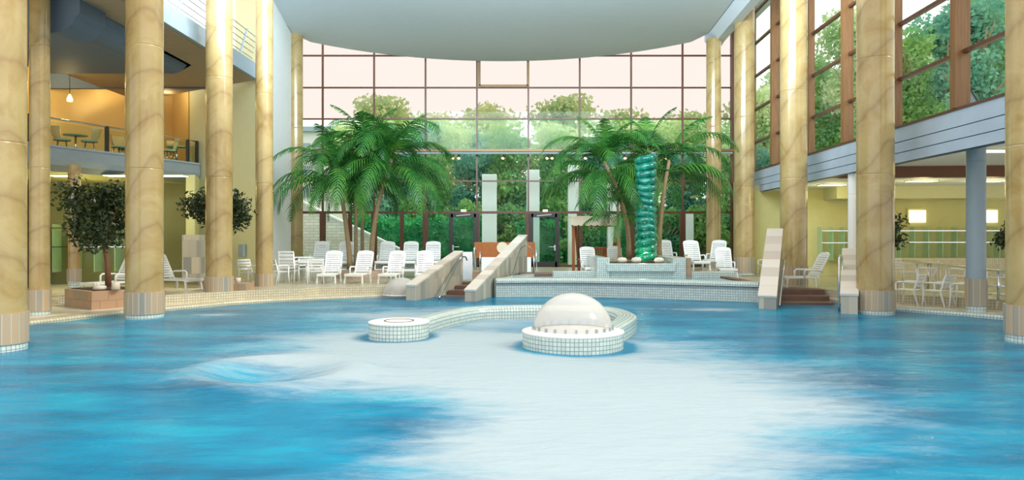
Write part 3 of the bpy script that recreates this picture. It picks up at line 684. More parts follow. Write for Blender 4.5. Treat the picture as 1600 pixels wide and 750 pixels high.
# ================================================================ POOL ISLANDS
def island(cxy, r, h, name, label):
    t = thing(name, label, 'pool island', (cxy[0], cxy[1], 0))
    b = MB(); b.lathe([(r, -.7), (r, h-.03)], 64); b.build('tiled_wall', 'pool_tile', t)
    b = MB(); b.lathe([(r-.02, h-.05), (r+.01, h-.03), (r+.01, h-.01), (r-.03, h), (0, h)], 64, smooth=False); b.build('top_slab', 'white_stone', t)
    return t
ia = G(895, 541); il = G(623.5, 527)
ih = .30
t = island((ia.x, ia.y), 78.5/F*ia.y, ih, 'round_platform', 'round white tiled platform in the pool carrying the large dome')
t2 = island((il.x, il.y), 46.5/F*il.y, .33, 'round_platform', 'small round white tiled platform at the left end of the curved bench')
b = MB(); b.lathe([(.30, .332), (.30, .338), (.275, .338), (.275, .332)], 24); b.build('drain_ring', 'bronze_metal', t2)
# dome
t = thing('bubble_dome', 'large translucent white dome ringed with bolts on the round platform', 'dome', (ia.x, ia.y+.0, ih))
rd = 61.5/F*ia.y; pr = [(rd*math.cos(a), rd*math.sin(a)*.94+.0) for a in (R(90*i/20) for i in range(21))]; pr[-1] = (0.0, pr[-1][1])
b = MB(); b.lathe(pr, 64); b.build('dome_shell', 'dome_acrylic', t)
b = MB(); b.lathe([(rd-.03, 0), (rd+.035, 0), (rd+.035, .02), (rd-.03, .02)], 64); fl_ = b.build('base_flange', 'acrylic_white', t)
for k in range(24):
    a = 2*PI*k/24; b = MB(); b.box(((rd+.005)*math.cos(a), (rd+.005)*math.sin(a), .05), (.045, .03, .075), Matrix.Rotation(a, 3, 'Z')); b.build('bolt', 'plate_grey', fl_)
# small second dome at the left pool edge
q = G(622, 461, LOW+.02); t = thing('bubble_dome', 'smaller white dome on the pool rim left of the shorter parapet', 'dome', (q.x+.05, q.y+.35, LOW))
r2 = .60; b = MB(); b.lathe([(r2*math.cos(R(90*i/14)) if i < 14 else 0.0, r2*math.sin(R(90*i/14))*.95) for i in range(15)], 48); b.build('dome_shell', 'dome_acrylic', t)
b = MB(); b.lathe([(r2-.03, 0), (r2+.03, 0), (r2+.03, .03), (r2-.03, .03)], 48); fl_ = b.build('base_flange', 'acrylic_white', t)
for k in range(18):
    a = 2*PI*k/18; b = MB(); b.box((r2*math.cos(a), r2*math.sin(a), .05), (.035, .025, .07), Matrix.Rotation(a, 3, 'Z')); b.build('bolt', 'plate_grey', fl_)
# curved bench between the platforms
cb = [(il.x+.25, il.y+.25), G(690, 503+7), G(740, 500), G(800, 497), G(850, 496.5), G(900, 497), G(945, 500), G(972, 507), G(978, 517), (ia.x+.7, ia.y+.4)]
cb = smooth_path([(p[0], p[1]) for p in cb], 5)
wb = .22; b = MB(); b.sweep(cb, [(-wb, -.5), (-wb, .20), (-wb+.04, .28), (-wb+.12, .31), (wb-.1, .31), (wb, .26), (wb, -.5)])
tag(b.build('curved_bench', 'pool_tile'), 'long curved white tiled underwater bench wall linking the two round platforms', 'bench')

# ================================================================ FURNITURE
def make_lounger():
    t = thing('sun_lounger', 'x', 'sun lounger'); W = .64
    b = MB()   # seat: slats across, feet end at -y
    for k in range(9): b.box((0, -.95+k*.115, .33), (W-.06, .095, .03), None, .008)
    for sx in (-1, 1): b.box((sx*(W/2-.03), -.5, .32), (.06, 1.15, .06), None, .015)
    b.box((0, -1.06, .31), (W, .07, .10), None, .02); b.build('seat', 'white_plastic', t)
    Mx = Matrix.Rotation(R(28), 3, 'X').inverted(); b = MB()
    def bp(x, u, off=0): return Vector((x, .06, .34)) + Mx @ Vector((0, off, u))
    for k in range(9):
        u = .07+k*.085; b.box(bp(0, u), (W-.1, .025, .066), Mx, .008)
    for sx in (-1, 1): b.beam(bp(sx*(W/2-.03), 0), bp(sx*(W/2-.035), .80), .05, .05, (0, 1, 0), .012)
    # rounded head
    for k in range(8):
        a0, a1 = PI*k/8, PI*(k+1)/8
        b.beam(bp(math.cos(a0)*(W/2-.035), .80+math.sin(a0)*.09), bp(math.cos(a1)*(W/2-.035), .80+math.sin(a1)*.09), .04, .05, (0, 1, 0))
    b.box(bp(0, .83), (W-.1, .03, .085), Mx, .01)
    b.build('backrest', 'white_plastic', t)
    for sx in (-1, 1):
        b = MB(); x = sx*(W/2+.0)
        b.tube([(x, -.42, .33), (x, -.42, .52), (x, -.36, .57), (x, .05, .56), (x*.98, .22, .52)], .028, 8); b.build('armrest', 'white_plastic', t)
        for yy in (-.98, -.05):
            b = MB(); b.beam((x*.93, yy, .32), (x*1.0, yy+(.03 if yy > -.5 else -.05), 0), .055, .06, (0, 1, 0), .012); b.build('leg', 'white_plastic', t)
    return t
LO = Kind(make_lounger())
def make_armchair():
    t = thing('armchair', 'x', 'chair'); W = .54
    b = MB()
    for k in range(5): b.box((0, -.2+k*.095, .43), (W-.08, .085, .025), None, .008)
    b.box((0, -.25, .42), (W, .04, .05), None, .01); b.build('seat', 'white_plastic', t)
    b = MB()
    for k, u in enumerate((.55, .65, .75)):
        b.box((0, .24+(u-.43)*.22, u), (W-.06, .02, .07), Matrix.Rotation(R(-12), 3, 'X'), .008)
    b.box((0, .345, .845), (W-.02, .03, .07), Matrix.Rotation(R(-12), 3, 'X'), .012); b.build('backrest', 'white_plastic', t)
    for sx in (-1, 1):
        b = MB(); x = sx*W/2; b.tube([(x, -.24, .62), (x, -.15, .65), (x, .1, .65), (x*.98, .26, .64)], .024, 8); b.build('armrest', 'white_plastic', t)
        b = MB(); b.tube([(x*1.02, -.27, 0), (x, -.23, .35), (x, -.24, .62)], [.022, .024, .024], 8); b.build('leg', 'white_plastic', t)
        b = MB(); b.tube([(x*1.02, .34, 0), (x*.98, .22, .42), (x*.95, .35, .87)], [.022, .024, .022], 8); b.build('leg', 'white_plastic', t)
    return t
AC = Kind(make_armchair())
DKP = DK+.002
g1 = 'white loungers in two rows in front of the left glazing'
for px, lab in ((519, 'white slatted sun lounger in the front row, furthest left'), (566, 'white slatted sun lounger in the front row, just right of the leaning palm trunk'), (617, 'white slatted sun lounger in the front row, behind the smaller dome'), (664, 'white slatted sun lounger in the front row, behind the shorter parapet')):
    d = 25.6; LO.place(((px-800)/F*d, d, DKP), R(rnd.uniform(-6, 8)), lab, g1)
for px, lab in ((500, 'furthest left of the rear row'), (539, 'behind the leftmost palm trunk'), (604, 'just right of the palm trunks in the rear row'), (641, 'rear row, second from its right end'), (676, 'rear row, at its right end')):
    d = 29.2
    for lev in (0, 1):
        LO.place(((px-800)/F*d, d, DKP+lev*.32), R(2), 'white sun lounger, %s of two, %s' % (('bottom', 'top')[lev], lab.replace('in the rear row', '').strip()), 'stacked white loungers in the rear row')
# right deck loungers
for px, d, z, rz, lab in ((920, 28.6, .45, 4, 'white sun lounger in front of the wooden swing seat'), (961, 30.4, .45, -3, 'white sun lounger half hidden behind the left pier of the tiled planter'),
                      (1084, 27.5, .72, 2, 'white sun lounger right of the tiled planter, leftmost there'), (1120, 29.4, .72, -30, 'white sun lounger turned sideways, in front of the furthest right marble column'), (1132, 27.4, .45, -8, 'white sun lounger right of the tiled planter, nearest and lowest there'), (1042, 31.5, .72, 3, 'white sun lounger behind the tiled planter right of the green column'), (1030, 33.5, .6, 6, 'white sun lounger furthest back behind the tiled planter')):
    if z > DK+.01:
        b = MB(); b.box(((px-800)/F*d, d-.35, (DK+z)/2), (.9, 1.6, z-DK), Matrix.Rotation(R(rz), 3, 'Z')); tag(b.build('tiled_plinth', 'cream_tile'), 'low tiled plinth under the ' + lab.replace('white sun lounger ', 'lounger ')[:60].rsplit(' ', 1)[0] if False else 'low pale tiled plinth carrying a white lounger', 'plinth', 'plinths under the white loungers')
    LO.place(((px-800)/F*d, d, z+.003), R(rz), lab)
d = 22.2; LO.place(((1287-800)/F*d, d+.9, DKP), R(-84), 'white sun lounger seen side-on between the right stair parapets')
d = 21.6; LO.place(((188-800)/F*d, d, .3), R(-22), 'white sun lounger with high back behind the stone planter of the left ficus')
b = MB(); b.box(((188-800)/F*d, d-.3, .19), (2.0, 2.2, .21)); tag(b.build('low_dais', 'cream_tile'), 'low tiled dais behind the left ficus planter', 'dais')
d = 21.9; LO.place(((258-800)/F*d, d+.2, DKP), R(70), 'white sun lounger half hidden behind the thick left marble column, foot end to the right')
# armchairs left
d = 24.0
AC.place(((391-800)/F*d, d, DKP), R(60), 'lone white armchair beside the slim left marble column')
d = 25.0
for lev in range(3):
    AC.place(((449-800)/F*d, d+.2, DKP+lev*.13), R(180), 'white armchair, %s of the stack of three left of the table' % ('bottom', 'middle', 'top')[lev], 'stacked white armchairs at the left table')
AC.place(((440-800)/F*24.9, 24.5, DKP), R(150), 'white armchair facing the left table, seen from behind at its left end')
AC.place(((492-800)/F*24.8, 24.8, DKP), R(200), 'white armchair on the right side of the left table')
AC.place(((476-800)/F*27, 27, DKP), R(10), 'white armchair behind the left table')
def garden_table(x, y, z, label, r=.55):
    t = thing('garden_table', label, 'table', (x, y, z)); b = MB(); b.lathe([(0, .70), (r-.02, .70), (r, .715), (r, .735), (r-.02, .745), (0, .745)], 28); b.build('tabletop', 'white_plastic', t)
    for k in range(4):
        a = PI/4+k*PI/2; b = MB(); b.tube([(r*.75*math.cos(a), r*.75*math.sin(a), .70), (r*.85*math.cos(a), r*.85*math.sin(a), 0)], .025, 8); b.build('leg', 'white_plastic', t)
garden_table((472-800)/F*25.8, 25.9, DKP, 'round white garden table amid the stacked armchairs on the left deck')
# armchairs right
G2 = 'white armchairs on the right bank'
for px, d, rz, lab in ((1420, 19.6, -140, 'white armchair in the front row on the right bank, furthest left'), (1465, 19.2, -150, 'white armchair in the front row on the right bank, second from the left'), (1506, 18.8, -138, 'white armchair in the front row, left behind the slim grey column'), (1566, 18.1, -150, 'white armchair in the front row right of the slim grey column'), (1600, 17.7, -140, 'white armchair in the front row, partly behind the nearest right column')):
    z = LOW+.02 if d < 99 else 0
    AC.place(((px-800)/F*d, d, z), R(rz), lab, G2)
for px, d, rz, lab in ((1447, 22.6, -125, 'white armchair in the back row on the right bank, left end'), (1494, 22.0, -130, 'white armchair in the back row left of the slim grey column'), (1556, 21.2, -120, 'white armchair in the back row right of the slim grey column'), (1412, 24.6, 20, 'white armchair furthest back on the right bank beside the big column')):
    AC.place(((px-800)/F*d, d, DKP), R(rz), lab, G2)
garden_table((1450-800)/F*24.6, 24.6, DKP, 'round white garden table behind the back row of right armchairs', .45)
AC.place((11.0, 30.4, DKP), R(-70), 'white armchair beyond the whirlpool, just left of the right stair parapet')

# wooden counter at the back
t = thing('reception_counter', 'brown wooden counter behind the tall parapet with a round white disc', 'counter')
zc(741, 836, 378.5, 403, 33.5, .5).build('front_panel', 'counter_wood', t)
a = D(785, 387, 33.4); b = MB(); b.tube([(a.x, 33.48, a.z), (a.x, 33.42, a.z)], .27, 20); b.build('round_disc', 'canvas', t)
zc(752, 830, 402, 426, 33.3, .5).build('lower_panel', 'white_plaster', t)
zc(728, 752, 424, 441, 27.5, .8).build('x', 'planter_stone'); o = bpy.data.objects[-1] if False else COL.objects['x']; o.name = 'stone_block'; tag(o, 'low tan stone block at the top of the middle stair', 'block')

# swing seat
t = thing('garden_swing', 'wooden garden swing seat with cream canopy beside the right palms', 'swing seat')
d = 31.5
def S(px, py, dd=0): return D(px, py, d+dd)
b = MB()
b.beam(S(896, 350), S(896, 427), .13, .13); b.build('upright', 'swing_wood', t)
b = MB(); b.beam(S(965, 352), S(965, 427), .13, .13); b.build('upright', 'swing_wood', t)
b = MB(); b.beam(S(899, 352, .1), S(905, 425, 1.3), .1, .1); b.build('brace', 'swing_wood', t)
b = MB(); b.beam(S(962, 352, .1), S(956, 425, 1.3), .1, .1); b.build('brace', 'swing_wood', t)
b = MB(); b.beam(S(893, 352), S(968, 352), .1, .12); b.build('crossbar', 'swing_wood', t)
b = MB(); zc(907, 963, 386, 389, d+.8, .08, mb=b); zc(907, 963, 400, 402.5, d+.8, .08, mb=b)
for k in range(16): zc(908+k*3.5, 910.4+k*3.5, 387, 402, d+.82, .04, mb=b)
b.build('seat_back', 'swing_wood', t)
b = MB(); zc(903, 966, 404, 407, d+.1, .8, mb=b); b.build('seat', 'swing_wood', t)
for px in (904, 962):
    b = MB(); b.tube([S(px, 353, .3), S(px, 404, .4)], .02, 6); b.build('hanger', 'dark_metal', t)
b = MB()
a_, c_ = S(891, 338, .1), S(968, 338, .1)
zt = a_.z; n = 24
f1 = [(a_.x, d-.35, zt-.08), (c_.x, d-.35, zt-.08), (c_.x, d+1.3, zt+.02), (a_.x, d+1.3, zt+.02)]
b.box(((a_.x+c_.x)/2, d+.45, zt-.03), (c_.x-a_.x, 1.8, .06), Matrix.Rotation(R(3), 3, 'X'))
for i in range(n):
    x0_ = a_.x+(c_.x-a_.x)*i/n; x1_ = a_.x+(c_.x-a_.x)*(i+1)/n; dz = .04*abs(math.sin(i*PI/3)) 
    b.box(((x0_+x1_)/2, d-.43, zt-.22-dz/2), (x1_-x0_, .02, .36+dz))
b.build('canopy', 'canvas', t)

# ================================================================ PLANTS
def frond_mesh(L, a0, a1, seed, leaf=.76, npairs=26, droop=.62):
    rn = random.Random(seed); vs = []; fs = []; pts = []; x = z = 0; N = 24
    for i in range(N+1):
        f = i/N; a = a0+(a1-a0)*(f**1.25); pts.append(Vector((x, .10*math.sin(f*2+seed), z)))
        x += math.cos(a)*L/N; z += math.sin(a)*L/N
    def at(f):
        k = min(N-1, int(f*N)); u = f*N-k; return pts[k].lerp(pts[k+1], u), (pts[k+1]-pts[k]).normalized()
    for i in range(N):   # rachis
        w_ = .022*(1-i/N)+.004; w2 = .022*(1-(i+1)/N)+.004; p, q = pts[i], pts[i+1]; b_ = len(vs)
        vs += [p+Vector((0, -w_, 0)), p+Vector((0, w_, 0)), p+Vector((0, 0, w_)), q+Vector((0, -w2, 0)), q+Vector((0, w2, 0)), q+Vector((0, 0, w2))]
        fs += [(b_, b_+1, b_+4, b_+3), (b_, b_+3, b_+5, b_+2), (b_+1, b_+2, b_+5, b_+4)]
    for i in range(npairs):
        f = .13+.87*i/(npairs-1); p, tg = at(min(f, .999)); ln = leaf*(math.sin(PI*min(1, f*.86+.12))**.6)*(.9+.2*rn.random())
        for sd in (-1, 1):
            side = Vector((0, sd, 0)); out = (side*.85+tg*(.55+.35*f)+Vector((0, 0, .25))).normalized()
            prev = p; wv = tg*.03; b_ = len(vs); vs += [p-wv, p+wv]; seg = 4
            dirv = out.copy()
            for s_ in range(1, seg+1):
                dirv = (dirv+Vector((0, 0, -1))*droop*(.5+.5*rn.random())*.55).normalized()
                prev = prev+dirv*ln/seg; wd_ = .042*(1-s_/seg)**.6 if s_ < seg else .002
                vs += [prev-tg*wd_, prev+tg*wd_]
                fs.append((b_+2*s_-2, b_+2*s_-1, b_+2*s_+1, b_+2*s_))
    me = bpy.data.meshes.new('frond'); me.from_pydata([tuple(v) for v in vs], [], fs); me.materials.append(MATS['palm_leaf']); return me
FR = {'up': [frond_mesh(2.4, R(84), R(20), 1, .62), frond_mesh(2.3, R(78), R(0), 2, .6)],
      'mid': [frond_mesh(3.0, R(56), R(-70), 3), frond_mesh(3.1, R(46), R(-84), 4, .8), frond_mesh(3.2, R(64), R(-60), 5, .76)],
      'low': [frond_mesh(3.2, R(30), R(-96), 6, .78, droop=.8), frond_mesh(3.0, R(12), R(-98), 7, .74, droop=.85)]}
def palm(base, crown, label, seed, scale=1.0, counts=(3, 11, 8), r=.09, rot0=0, clear=False):
    rn = random.Random(seed); t = thing('palm_tree', label, 'palm', base, 0, 'palms beside the pool')
    c = Vector(crown)-Vector(base); b = MB(); n = 10
    bend = Vector((rn.uniform(-.15, .15), rn.uniform(-.1, .1), 0))
    pts = []
    for i in range(n+1): f = i/n; p = c*f+bend*math.sin(PI*f); p.x = c.x*f**1.5+bend.x*math.sin(PI*f); pts.append(p)
    b.tube(pts, [r*(1.5 if i == 0 else 1.15-.35*i/n) for i in range(n+1)], 10); b.build('trunk', 'bark', t)
    k = 0
    for kind, cnt in zip(('up', 'mid', 'low'), counts):
        for i in range(cnt):
            az = rot0+2*PI*(i+.5*(kind == 'low'))/cnt+rn.uniform(-.25, .25)
            if clear and math.sin(az) < -.35: continue
            me = rn.choice(FR[kind]); o = bpy.data.objects.new('frond', me); COL.objects.link(o); o.parent = t
            o.location = c+Vector((0, 0, rn.uniform(-.1, .05)-(.45 if kind == 'low' else 0))); s_ = scale*rn.uniform(.85, 1.1)*(1.12 if kind == 'low' else 1)
            o.rotation_euler = (rn.uniform(-.15, .15), rn.uniform(-.12, .12), az); o.scale = (s_,)*3
    return t
def pp(bx, by, cx, cy, d, label, seed, **k):
    base = D(bx, by, d); base.z = max(base.z, DK) if 'zb' not in k else k.pop('zb'); palm(base, D(cx, cy, d+.1), label, seed, **k)
pp(547, 420, 527, 268, 28.0, 'green palm with leaning trunk, furthest left of the left clump', 11, scale=1.0, counts=(3, 9, 13))
pp(556, 420, 556, 262, 28.9, 'green palm with thin straight trunk, second in the left clump', 12, scale=.85, counts=(2, 7, 6), r=.07)
pp(567, 420, 572, 236, 29.6, 'tall green palm in the middle of the left clump', 13, scale=.95, counts=(4, 10, 10), r=.07)
pp(581, 420, 612, 248, 28.4, 'green palm with thick slanting trunk, furthest right of the left clump', 14, scale=1.08, counts=(3, 11, 14), r=.10)
pp(982, 410, 944, 252, 28.4, 'green palm with slanting trunk left of the green glass column', 15, scale=1.0, counts=(4, 12, 13), zb=1.1)
pp(1030, 410, 1046, 250, 29.0, 'bushy green palm right behind the green glass column', 16, scale=1.1, counts=(3, 15, 15), zb=1.1, clear=True)
pp(968, 410, 965, 320, 28.0, 'small low palm left behind the green glass column', 17, scale=.7, counts=(2, 6, 5), zb=1.1, r=.06)
pp(1020, 410, 1016, 236, 29.0, 'upright young palm whose tip rises above the green glass column', 18, scale=.9, clear=True, counts=(5, 4, 2), zb=1.1, r=.07)
# planting pot beds for left palms
b = MB(); q = D(568, 420, 28.6); b.lathe([(1.15, DK-.1), (1.15, DK+.30), (1.05, DK+.34), (1.0, DK+.25), (0, DK+.25)], 32, (q.x, q.y, 0)); tag(b.build('round_planter', 'planter_stone'), 'low round stone planter at the foot of the left palm clump', 'planter')

def leaf_cloud(name, n, lumps, size, mat, seed, shell=.75, aspect=.55, parent=None):
    rs = np.random.RandomState(seed); vol = np.array([l[3]*l[4]*l[5] for l in lumps])**(2/3); pr = vol/vol.sum(); ch = rs.choice(len(lumps), n, p=pr)
    L = np.array(lumps)[ch]; v = rs.normal(size=(n, 3)); v /= np.linalg.norm(v, axis=1)[:, None]
    rad = shell+(1-shell)*rs.rand(n)+rs.normal(size=n)*.05; c = L[:, :3]+v*L[:, 3:6]*rad[:, None]
    a = rs.normal(size=(n, 3)); a[:, 2] -= .5; a /= np.linalg.norm(a, axis=1)[:, None]; bq = np.cross(a, rs.normal(size=(n, 3))); bq /= np.linalg.norm(bq, axis=1)[:, None]
    s_ = (size*(.7+.6*rs.rand(n)))[:, None]; P4 = np.stack([c-a*s_*.5, c+bq*s_*aspect*.5, c+a*s_*.5, c-bq*s_*aspect*.5], 1).reshape(-1, 3)
    me = bpy.data.meshes.new(name); me.vertices.add(4*n); me.vertices.foreach_set('co', P4.ravel().astype(np.float32))
    me.loops.add(4*n); me.loops.foreach_set('vertex_index', np.arange(4*n, dtype=np.int32)); me.polygons.add(n)
    me.polygons.foreach_set('loop_start', np.arange(0, 4*n, 4, dtype=np.int32)); me.update(calc_edges=True); me.validate()
    me.materials.append(MATS[mat]); return me
def ficus(base, h, ctr, rxyz, label, seed, n=2600, size=.13):
    t = thing('ficus_tree', label, 'ficus', base); rn = random.Random(seed); c = Vector(ctr)-Vector(base)
    lumps = []
    for k in range(9):
        lumps.append((c.x+rn.uniform(-.5, .5)*rxyz[0], c.y+rn.uniform(-.5, .5)*rxyz[1], c.z+rn.uniform(-.5, .5)*rxyz[2], rxyz[0]*.55, rxyz[1]*.55, rxyz[2]*.5))
    o = bpy.data.objects.new('foliage', leaf_cloud('foliage', n, lumps, size, 'ficus_leaf', seed, .35, .5)); COL.objects.link(o); o.parent = t
    b = MB(); b.tube([(0, 0, 0), (c.x*.3+.05, 0, c.z*.35), (c.x*.7, .02, c.z*.7), (c.x, 0, c.z)], [.09, .07, .06, .03], 8)
    for k in range(5):
        a = rn.uniform(0, 2*PI); b.tube([(c.x*.6, 0, c.z*.6), (c.x+math.cos(a)*rxyz[0]*.5, math.sin(a)*rxyz[1]*.5, c.z+rn.uniform(-.2, .5)*rxyz[2])], [.04, .015], 6)
    b.build('trunk', 'ficus_bark', t)
q = D(150, 452, 19.5)
ficus((q.x, q.y+.6, .55), 2, D(152, 335, 20), (1.25, 1.1, 1.15), 'large dark bushy ficus tree in the stone planter on the left', 5, 4200, .14)
q2 = D(345, 440, 22.5); ficus((q2.x, q2.y+.3, .6), 2, D(340, 333, 22.8), (1.35, 1.0, 1.05), 'dark bushy ficus tree behind the marble column on the left rim', 6, 3600, .15)
q3 = D(1385, 430, 20.8); ficus((q3.x, 20.8, DK+.3), 1.5, D(1393, 362, 20.8), (.72, .7, .62), 'dark ficus peeking out right of the large right marble column', 7, 1300, .13)
q4 = D(1592, 440, 19.5); ficus((q4.x, 19.5, DK+.3), 1.5, D(1598, 363, 19.5), (.75, .7, .6), 'dark ficus partly behind the nearest right marble column', 8, 1300, .13)
for q_, lab in ((q3, 'stone pot of the ficus behind the large right marble column'), (q4, 'stone pot of the ficus behind the nearest right marble column')):
    b = MB(); b.lathe([(0, 0), (.28, 0), (.34, .35), (.30, .35), (.28, .30), (0, .30)], 20); tag(b.build('plant_pot', 'planter_stone', None, (q_.x, 20.8 if q_ is q3 else 19.5, DKP)), lab, 'plant pot')
t = thing('stone_planter', 'square planter of red and tan stone slabs under the left ficus', 'planter')
pl = [G(143, 484, LOW), G(199, 479, LOW)]
pa, pb_ = Vector((pl[0].x, pl[0].y)), Vector((pl[1].x+.35, pl[1].y+.25)); dv = (pb_-pa).normalized(); nv = Vector((-dv.y, dv.x))
b = MB(); b.prism([pa, pb_, pb_+nv*1.7, pa+nv*1.7], LOW, .56); b.build('stone_wall', 'planter_stone', t)
b = MB(); b.prism([pa+dv*.12+nv*.12, pb_-dv*.12+nv*.12, pb_-dv*.12+nv*1.58, pa+dv*.12+nv*1.58], .5, .575); b.build('soil', 'soil', t)
for k, (px, sz, lab) in enumerate(((156, .17, 'flat pale stone on the left ficus planter'), (181, .11, 'small upright pale stone on the left ficus planter'))):
    b = MB(); b.lathe([(0, 0), (sz, .01), (sz*.9, .1+.08*k), (0, .13+.1*k)], 14); tag(b.build('decor_stone', 'pebble', None, ((px-800)/F*18.95, 18.95, .577)), lab, 'stone')
q = G(373, 468, LOW); b = MB(); b.box((q.x, q.y+.4, .32), (.42, .7, .48), None, .01); tag(b.build('stone_planter', 'planter_stone'), 'small stone block planter right of the marble column on the left rim', 'planter')
b = MB(); b.box((q2.x-.1, q2.y+.35, .47), (1.0, .8, .26)); tag(b.build('stone_planter', 'planter_stone'), 'stone planter of the ficus behind the left rim column', 'planter')
b = MB(); b.lathe([(0, 0), (.07, 0), (.09, .16), (.07, .17), (0, .15)], 14); tag(b.build('lantern_cup', 'pebble', None, (q.x-.12, q.y+.25, .56)), 'small pale cup lamp on the stone block right of the rim column', 'lamp')

# ================================================================ CAFE
def cafe_chair():
    t = thing('cafe_chair', 'x', 'chair', group='tub chairs on the balcony cafe'); 
    b = MB(); b.lathe([(.16, .45), (.24, .6), (.30, .85), (.31, .87), (.28, .86), (.22, .62), (.14, .47)], 20, a0=R(10), a1=R(170)); b.build('backrest', 'wicker', t)
    b = MB(); b.lathe([(0, .44), (.2, .44), (.22, .47), (.2, .5), (0, .5)], 20); b.build('seat', 'teal_fabric', t)
    for k in range(4):
        a = PI/4+k*PI/2; b = MB(); b.tube([(.13*math.cos(a), .13*math.sin(a), .45), (.2*math.cos(a), .2*math.sin(a), 0)], .015, 6); b.build('leg', 'chrome', t)
    return t
CC = Kind(cafe_chair())
fl = 4.955
for px, d, rz, lab in ((97, 25.4, 120, 'tub chair left of the cafe table above the left balcony'), (140, 25.8, -60, 'yellow tub chair right of the cafe table above the left balcony'), (186, 27.4, 80, 'wide tub chair on the balcony just left of the thick left column'), (264, 28.6, -40, 'tub chair on the balcony just right of the thick left column'), (42, 24.5, 90, 'tub chair at the far left of the balcony beside the nearest column'), (197, 27.9, 20, 'dark-sided tub chair partly behind the thick left column')):
    o = CC.place(((px-800)/F*d, d, fl), R(rz), lab); o.scale = (1.3, 1.3, 1.15)
def cafe_table(px, d, label):
    t = thing('cafe_table', label, 'table', ((px-800)/F*d, d, fl)); b = MB(); b.lathe([(0, .72), (.4, .72), (.4, .75), (0, .75)], 24); b.build('tabletop', 'teal_fabric', t)
    b = MB(); b.tube([(0, 0, 0), (0, 0, .72)], .035, 8); b.build('stem', 'chrome', t); b = MB(); b.lathe([(0, 0), (.25, 0), (.24, .03), (0, .04)], 20); b.build('base', 'chrome', t)
cafe_table(118, 25.6, 'round cafe table with pale green top on the left balcony'); cafe_table(276, 28.9, 'round cafe table on the balcony right of the thick left column')
# pendant
q = D(109, 154, 26)
t = thing('pendant_lamp', 'small glowing drop-shaped pendant lamp hanging in the cafe', 'lamp', q)
b = MB(); b.lathe([(0, -.11), (.09, -.10), (.10, -.03), (.05, .1), (.02, .16), (0, .16)], 16); b.build('lamp_shade', 'lamp_glow', t)
b = MB(); b.tube([(0, 0, .15), (0, 0, 8.85-q.z)], .01, 6); b.build('cord', 'dark_metal', t)
point('pendant_light', q+Vector((0, -.1, -.25)), 30, (1, .75, .35))
for k, (px, d, lab) in enumerate(((168, 24.5, 'round recessed downlight in the cafe ceiling left of the thick column'), (122, 24, 'round recessed downlight in the cafe ceiling above the pendant'), (150, 27.5, 'round recessed downlight in the cafe ceiling near the back wall'))):
    x = (px-800)/F*d; b = MB(); t = thing('downlight', lab, 'lamp', (x, d, 8.85)); b.lathe([(.16, 0), (.28, 0), (.28, -.03), (.16, -.03)], 20); b.build('trim_ring', 'chrome', t)
    b = MB(); b.lathe([(0, -.012), (.15, -.012), (.15, 0), (0, 0)], 16); b.build('bulb', 'lamp_glow', t)
for p_, e in (((-18.3, 26.8, 8.2), 80), ((-16.3, 28.9, 8.2), 90), ((-14.4, 29.3, 8.0), 60), ((-19, 23, 8.0), 50)): point('cafe_light', p_, e, (1, .74, .34), .3)
# lights below balcony and in the right gallery
LG = 'ceiling lights under the galleries'
def ceil_light(x, y, z, label, e=60, sx=.9):
    t = thing('ceiling_light', label, 'lamp', (x, y, z)); b = MB(); b.box((0, 0, -.02), (sx, .5, .04)); b.build('diffuser', 'lamp_glow', t)
    b = MB(); b.box((0, 0, -.01), (sx+.08, .58, .03)); b.build('housing', 'plate_grey', t)
    point('gallery_light', (x, y, z-.35), e, (1, .86, .36), .25)
for px, lab in ((100, 'glowing light under the balcony left of the ficus'), (186, 'glowing light under the balcony above the ficus'), (270, 'glowing light under the balcony behind the thick left column')):
    d = 25.6; ceil_light((px-800)/F*d, d, 4.24, lab, 20)
ceil_light(-18.2, 20.5, 4.24, 'glowing light under the balcony beside the dark door', 16)
for px, d, lab, zz in ((1440, 25.6, 'glowing ceiling light on the right above the left square wall lamp', 4.05), (1545, 25.6, 'glowing ceiling light on the right behind the slim grey column', 4.05), (1300, 27.5, 'ceiling light above the glass cubicles by the right stair', 4.05), (1437, 20.5, 'near ceiling light under the right gallery', 4.4), (1555, 19.5, 'near ceiling light under the gallery at the right edge', 4.4)):
    ceil_light((px-800)/F*d, d, zz, lab, 36 if zz < 4.3 else 7)
for px, lab in ((1434, 'square glowing wall lamp on the right rear wall, left one'), (1546, 'square glowing wall lamp on the right rear wall behind the slim grey column')):
    d = 29.9-(0.09*((px-800)/F*29-13.2))*1; wy = 29.9-(((px-800)/F*29.3)-12.4)*(1.0/13.6)
    a = D(px, 338, wy-.08); t = thing('wall_lamp', lab, 'lamp', (a.x, wy-.06, a.z)); b = MB(); b.box((0, 0, 0), (.68, .06, .5), None, .01); b.build('lit_panel', 'wall_light', t)
    b = MB(); b.box((.03, .035, -.05), (.9, .03, .8), None, .01); b.build('back_plate', 'green_plaster', t)
q = D(103, 331, 26.0); t = thing('wall_lamp', 'bright round wall lamp glowing behind the left ficus', 'lamp', (q.x, 27.6, q.z)); b = MB(); b.lathe([(0, -.25), (.2, -.18), (.24, 0), (.2, .18), (0, .25)], 16); b.build('lit_panel', 'wall_light', t)
point('gallery_light', (q.x, 27.1, q.z), 40, (1, .86, .36), .2)

